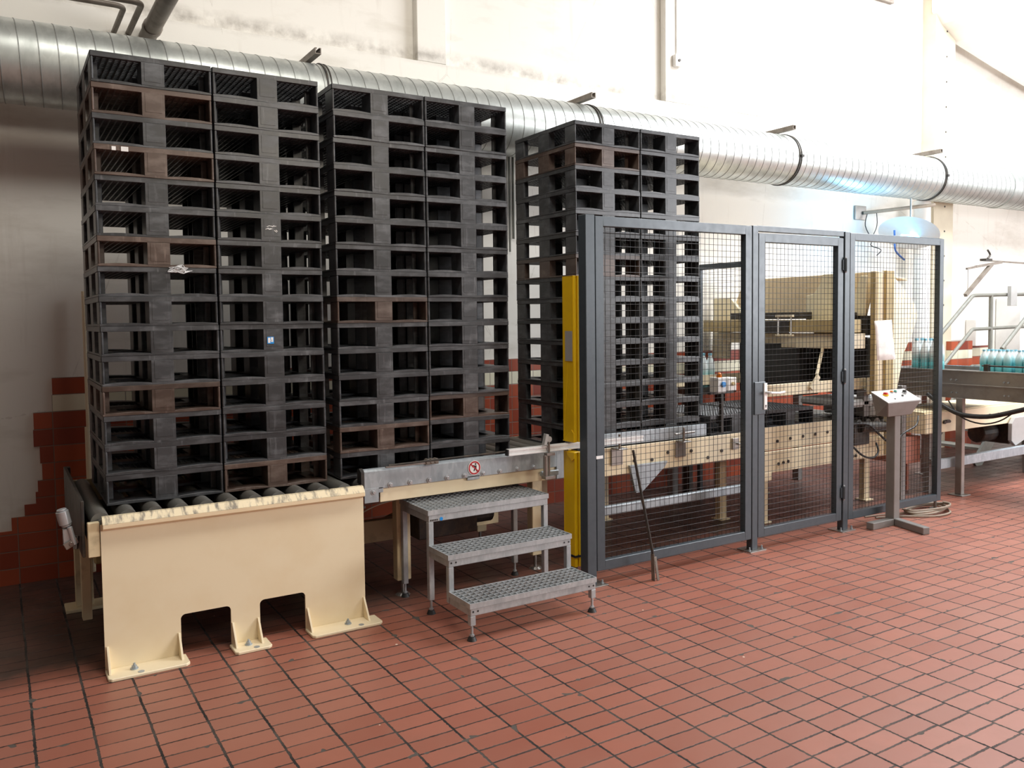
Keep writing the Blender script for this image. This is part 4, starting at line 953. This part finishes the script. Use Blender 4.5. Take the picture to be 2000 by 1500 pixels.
# cream conveyor continuing to the right
T = thing('cream_conveyor', (9.2, 0.3, 0), 'cream conveyor beam with low rail continuing to the right edge', 'conveyor')
m = MB(); m.box(7.2, 11.5, -0.05, -0.035, 0.60, 0.80); m.box(7.2, 11.5, 0.48, 0.495, 0.60, 0.80); m.box(7.2, 7.24, -0.035, 0.48, 0.60, 0.80); m.each('side_beam', 'cream', T, bevel=0.003)
m = MB(); m.box(7.2, 11.5, -0.035, 0.48, 0.80, 0.812); m.build('cover_plate', 'creamold', T)
m = MB()
for k in range(20): m.cyl((8.0+k*0.16, -0.05, 0.715), (8.0+k*0.16, -0.058, 0.715), 0.012, 8)
m.box(7.52, 7.58, -0.07, -0.05, 0.69, 0.72); m.cyl((7.50, -0.05, 0.70), (7.50, -0.07, 0.70), 0.018, 10); m.cyl((7.60, -0.05, 0.70), (7.60, -0.06, 0.70), 0.012, 10); m.build('beam_bolt', 'screw', T)
m = MB(); m.box(7.2, 11.5, -0.16, -0.11, 0.27, 0.36); m.build('low_rail', 'galv', T, bevel=0.003)
for x in (7.35, 9.2, 11.2):
    m = MB(); m.box(x, x+0.06, 0.0, 0.06, 0.0, 0.60); m.box(x, x+0.06, -0.11, 0.0, 0.29, 0.34); m.build('leg', 'dgrey', T)
m = MB(); m.box(9.0, 9.18, 0.1, 0.45, 0.33, 0.58); m.cyl((8.7, 0.3, 0.45), (9.0, 0.3, 0.45), 0.10, 16); m.build('drive_motor', 'dark', T, bevel=0.01)
m = MB(); m.prism([(8.72, 0.66), (8.95, 0.66), (8.95, 0.42), (8.74, 0.36), (8.66, 0.42), (8.66, 0.60)], 'y', -0.10, -0.06); m.build('guard_plate', 'grey', T, bevel=0.003)

# ================================================================ PLATFORM WITH HANDRAIL
T = thing('stair_platform', (10.3, 1.0, 0), 'raised platform with grey tubular stair handrails behind the bottle conveyor', 'platform')
def railset(y, dx):
    m = MB()
    m.elbow([(9.25+dx, y, 1.34), (10.2+dx, y, 1.995), (13.0+dx, y, 2.04)], 0.024, 0.05, 10)
    m.elbow([(9.3+dx, y, 0.93), (10.2+dx, y, 1.565), (13.0+dx, y, 1.60)], 0.022, 0.05, 10)
    m.cyl((9.3+dx, y, 0.80), (9.3+dx, y, 1.36), 0.024, 10)
    m.cyl((10.62+dx, y, 1.0), (10.62+dx, y, 2.0), 0.026, 10); m.cyl((12.0+dx, y, 1.0), (12.0+dx, y, 2.0), 0.026, 10)
    m.build('handrail', 'rail', T, smooth=True)
railset(1.20, 0); railset(0.62, 0.0+0.55)
m = MB(); m.box(10.3, 13.2, 0.55, 1.28, 1.0, 1.10); m.box(10.4, 10.48, 0.6, 0.68, 0, 1.0); m.box(12.8, 12.88, 0.6, 0.68, 0, 1.0); m.box(12.8, 12.88, 1.1, 1.18, 0, 1.0); m.box(10.4, 10.48, 1.1, 1.18, 0, 1.0)
m.build('deck', 'rail', T, bevel=0.003)
m = MB()
for k in range(5): m.box(9.35+k*0.2, 9.58+k*0.2, 0.6, 1.22, 0.16+k*0.185, 0.19+k*0.185)
m.bar((9.2, 0.58, 0.0), (10.35, 0.58, 1.05), 0.03, 0.16); m.bar((9.2, 1.24, 0.0), (10.35, 1.24, 1.05), 0.03, 0.16); m.build('stair', 'rail', T)
m = MB(); m.box(10.95, 11.10, 1.12, 1.17, 1.86, 2.12); m.build('junction_box', 'grey', T, bevel=0.003)
T = thing('swing_arm', (10.5, 1.25, 2.4), 'thin jointed swing arm fixed to the wall above the stair handrail', 'arm')
m = MB(); m.bar((10.25, 1.2, 2.36), (10.85, 1.2, 2.43), 0.03, 0.03); m.bar((10.03, 1.2, 1.995), (10.62, 1.2, 2.40), 0.04, 0.04); m.cyl((10.08, 1.2, 2.03), (10.08, 1.2, 2.34), 0.004, 6); m.bar((10.05, 1.2, 2.33), (10.3, 1.2, 2.365), 0.025, 0.025); m.bar((10.45, 1.25, 2.45), (13.0, 1.25, 2.42), 0.02, 0.02); m.box(12.9, 12.95, 1.25, 1.745, 2.39, 2.45); m.build('arm', 'rust', T)
m = MB(); m.tube([(10.52, 1.2, 2.47), (10.58, 1.2, 2.52), (10.52, 1.2, 2.58)], 0.012, 6); m.box(10.45, 10.6, 1.18, 1.26, 2.44, 2.47); m.build('hook', 'dark', T)
m = MB(); m.box(11.0, 11.35, 1.60, 1.745, 1.32, 1.68); tag(m.build('wall_cabinet', 'white', bevel=0.005), 'small light grey wall cabinet right of the column', 'cabinet')
m = MB(); m.box(11.75, 12.35, 1.40, 1.745, 1.10, 1.98); tag(m.build('wall_cabinet', 'white', bevel=0.008), 'tall pale wall cabinet behind the platform handrail', 'cabinet')
m = MB(); m.cyl((12.62, 1.60, 1.55), (12.62, 1.60, 1.78), 0.06, 16); m.cyl((12.62, 1.60, 1.78), (12.62, 1.60, 1.82), 0.06, 16, 0.02); m.box(12.60, 12.64, 1.58, 1.745, 1.82, 1.85); tag(m.build('fire_extinguisher', 'red', smooth=True), 'small red fire extinguisher on the wall at the right edge', 'extinguisher')
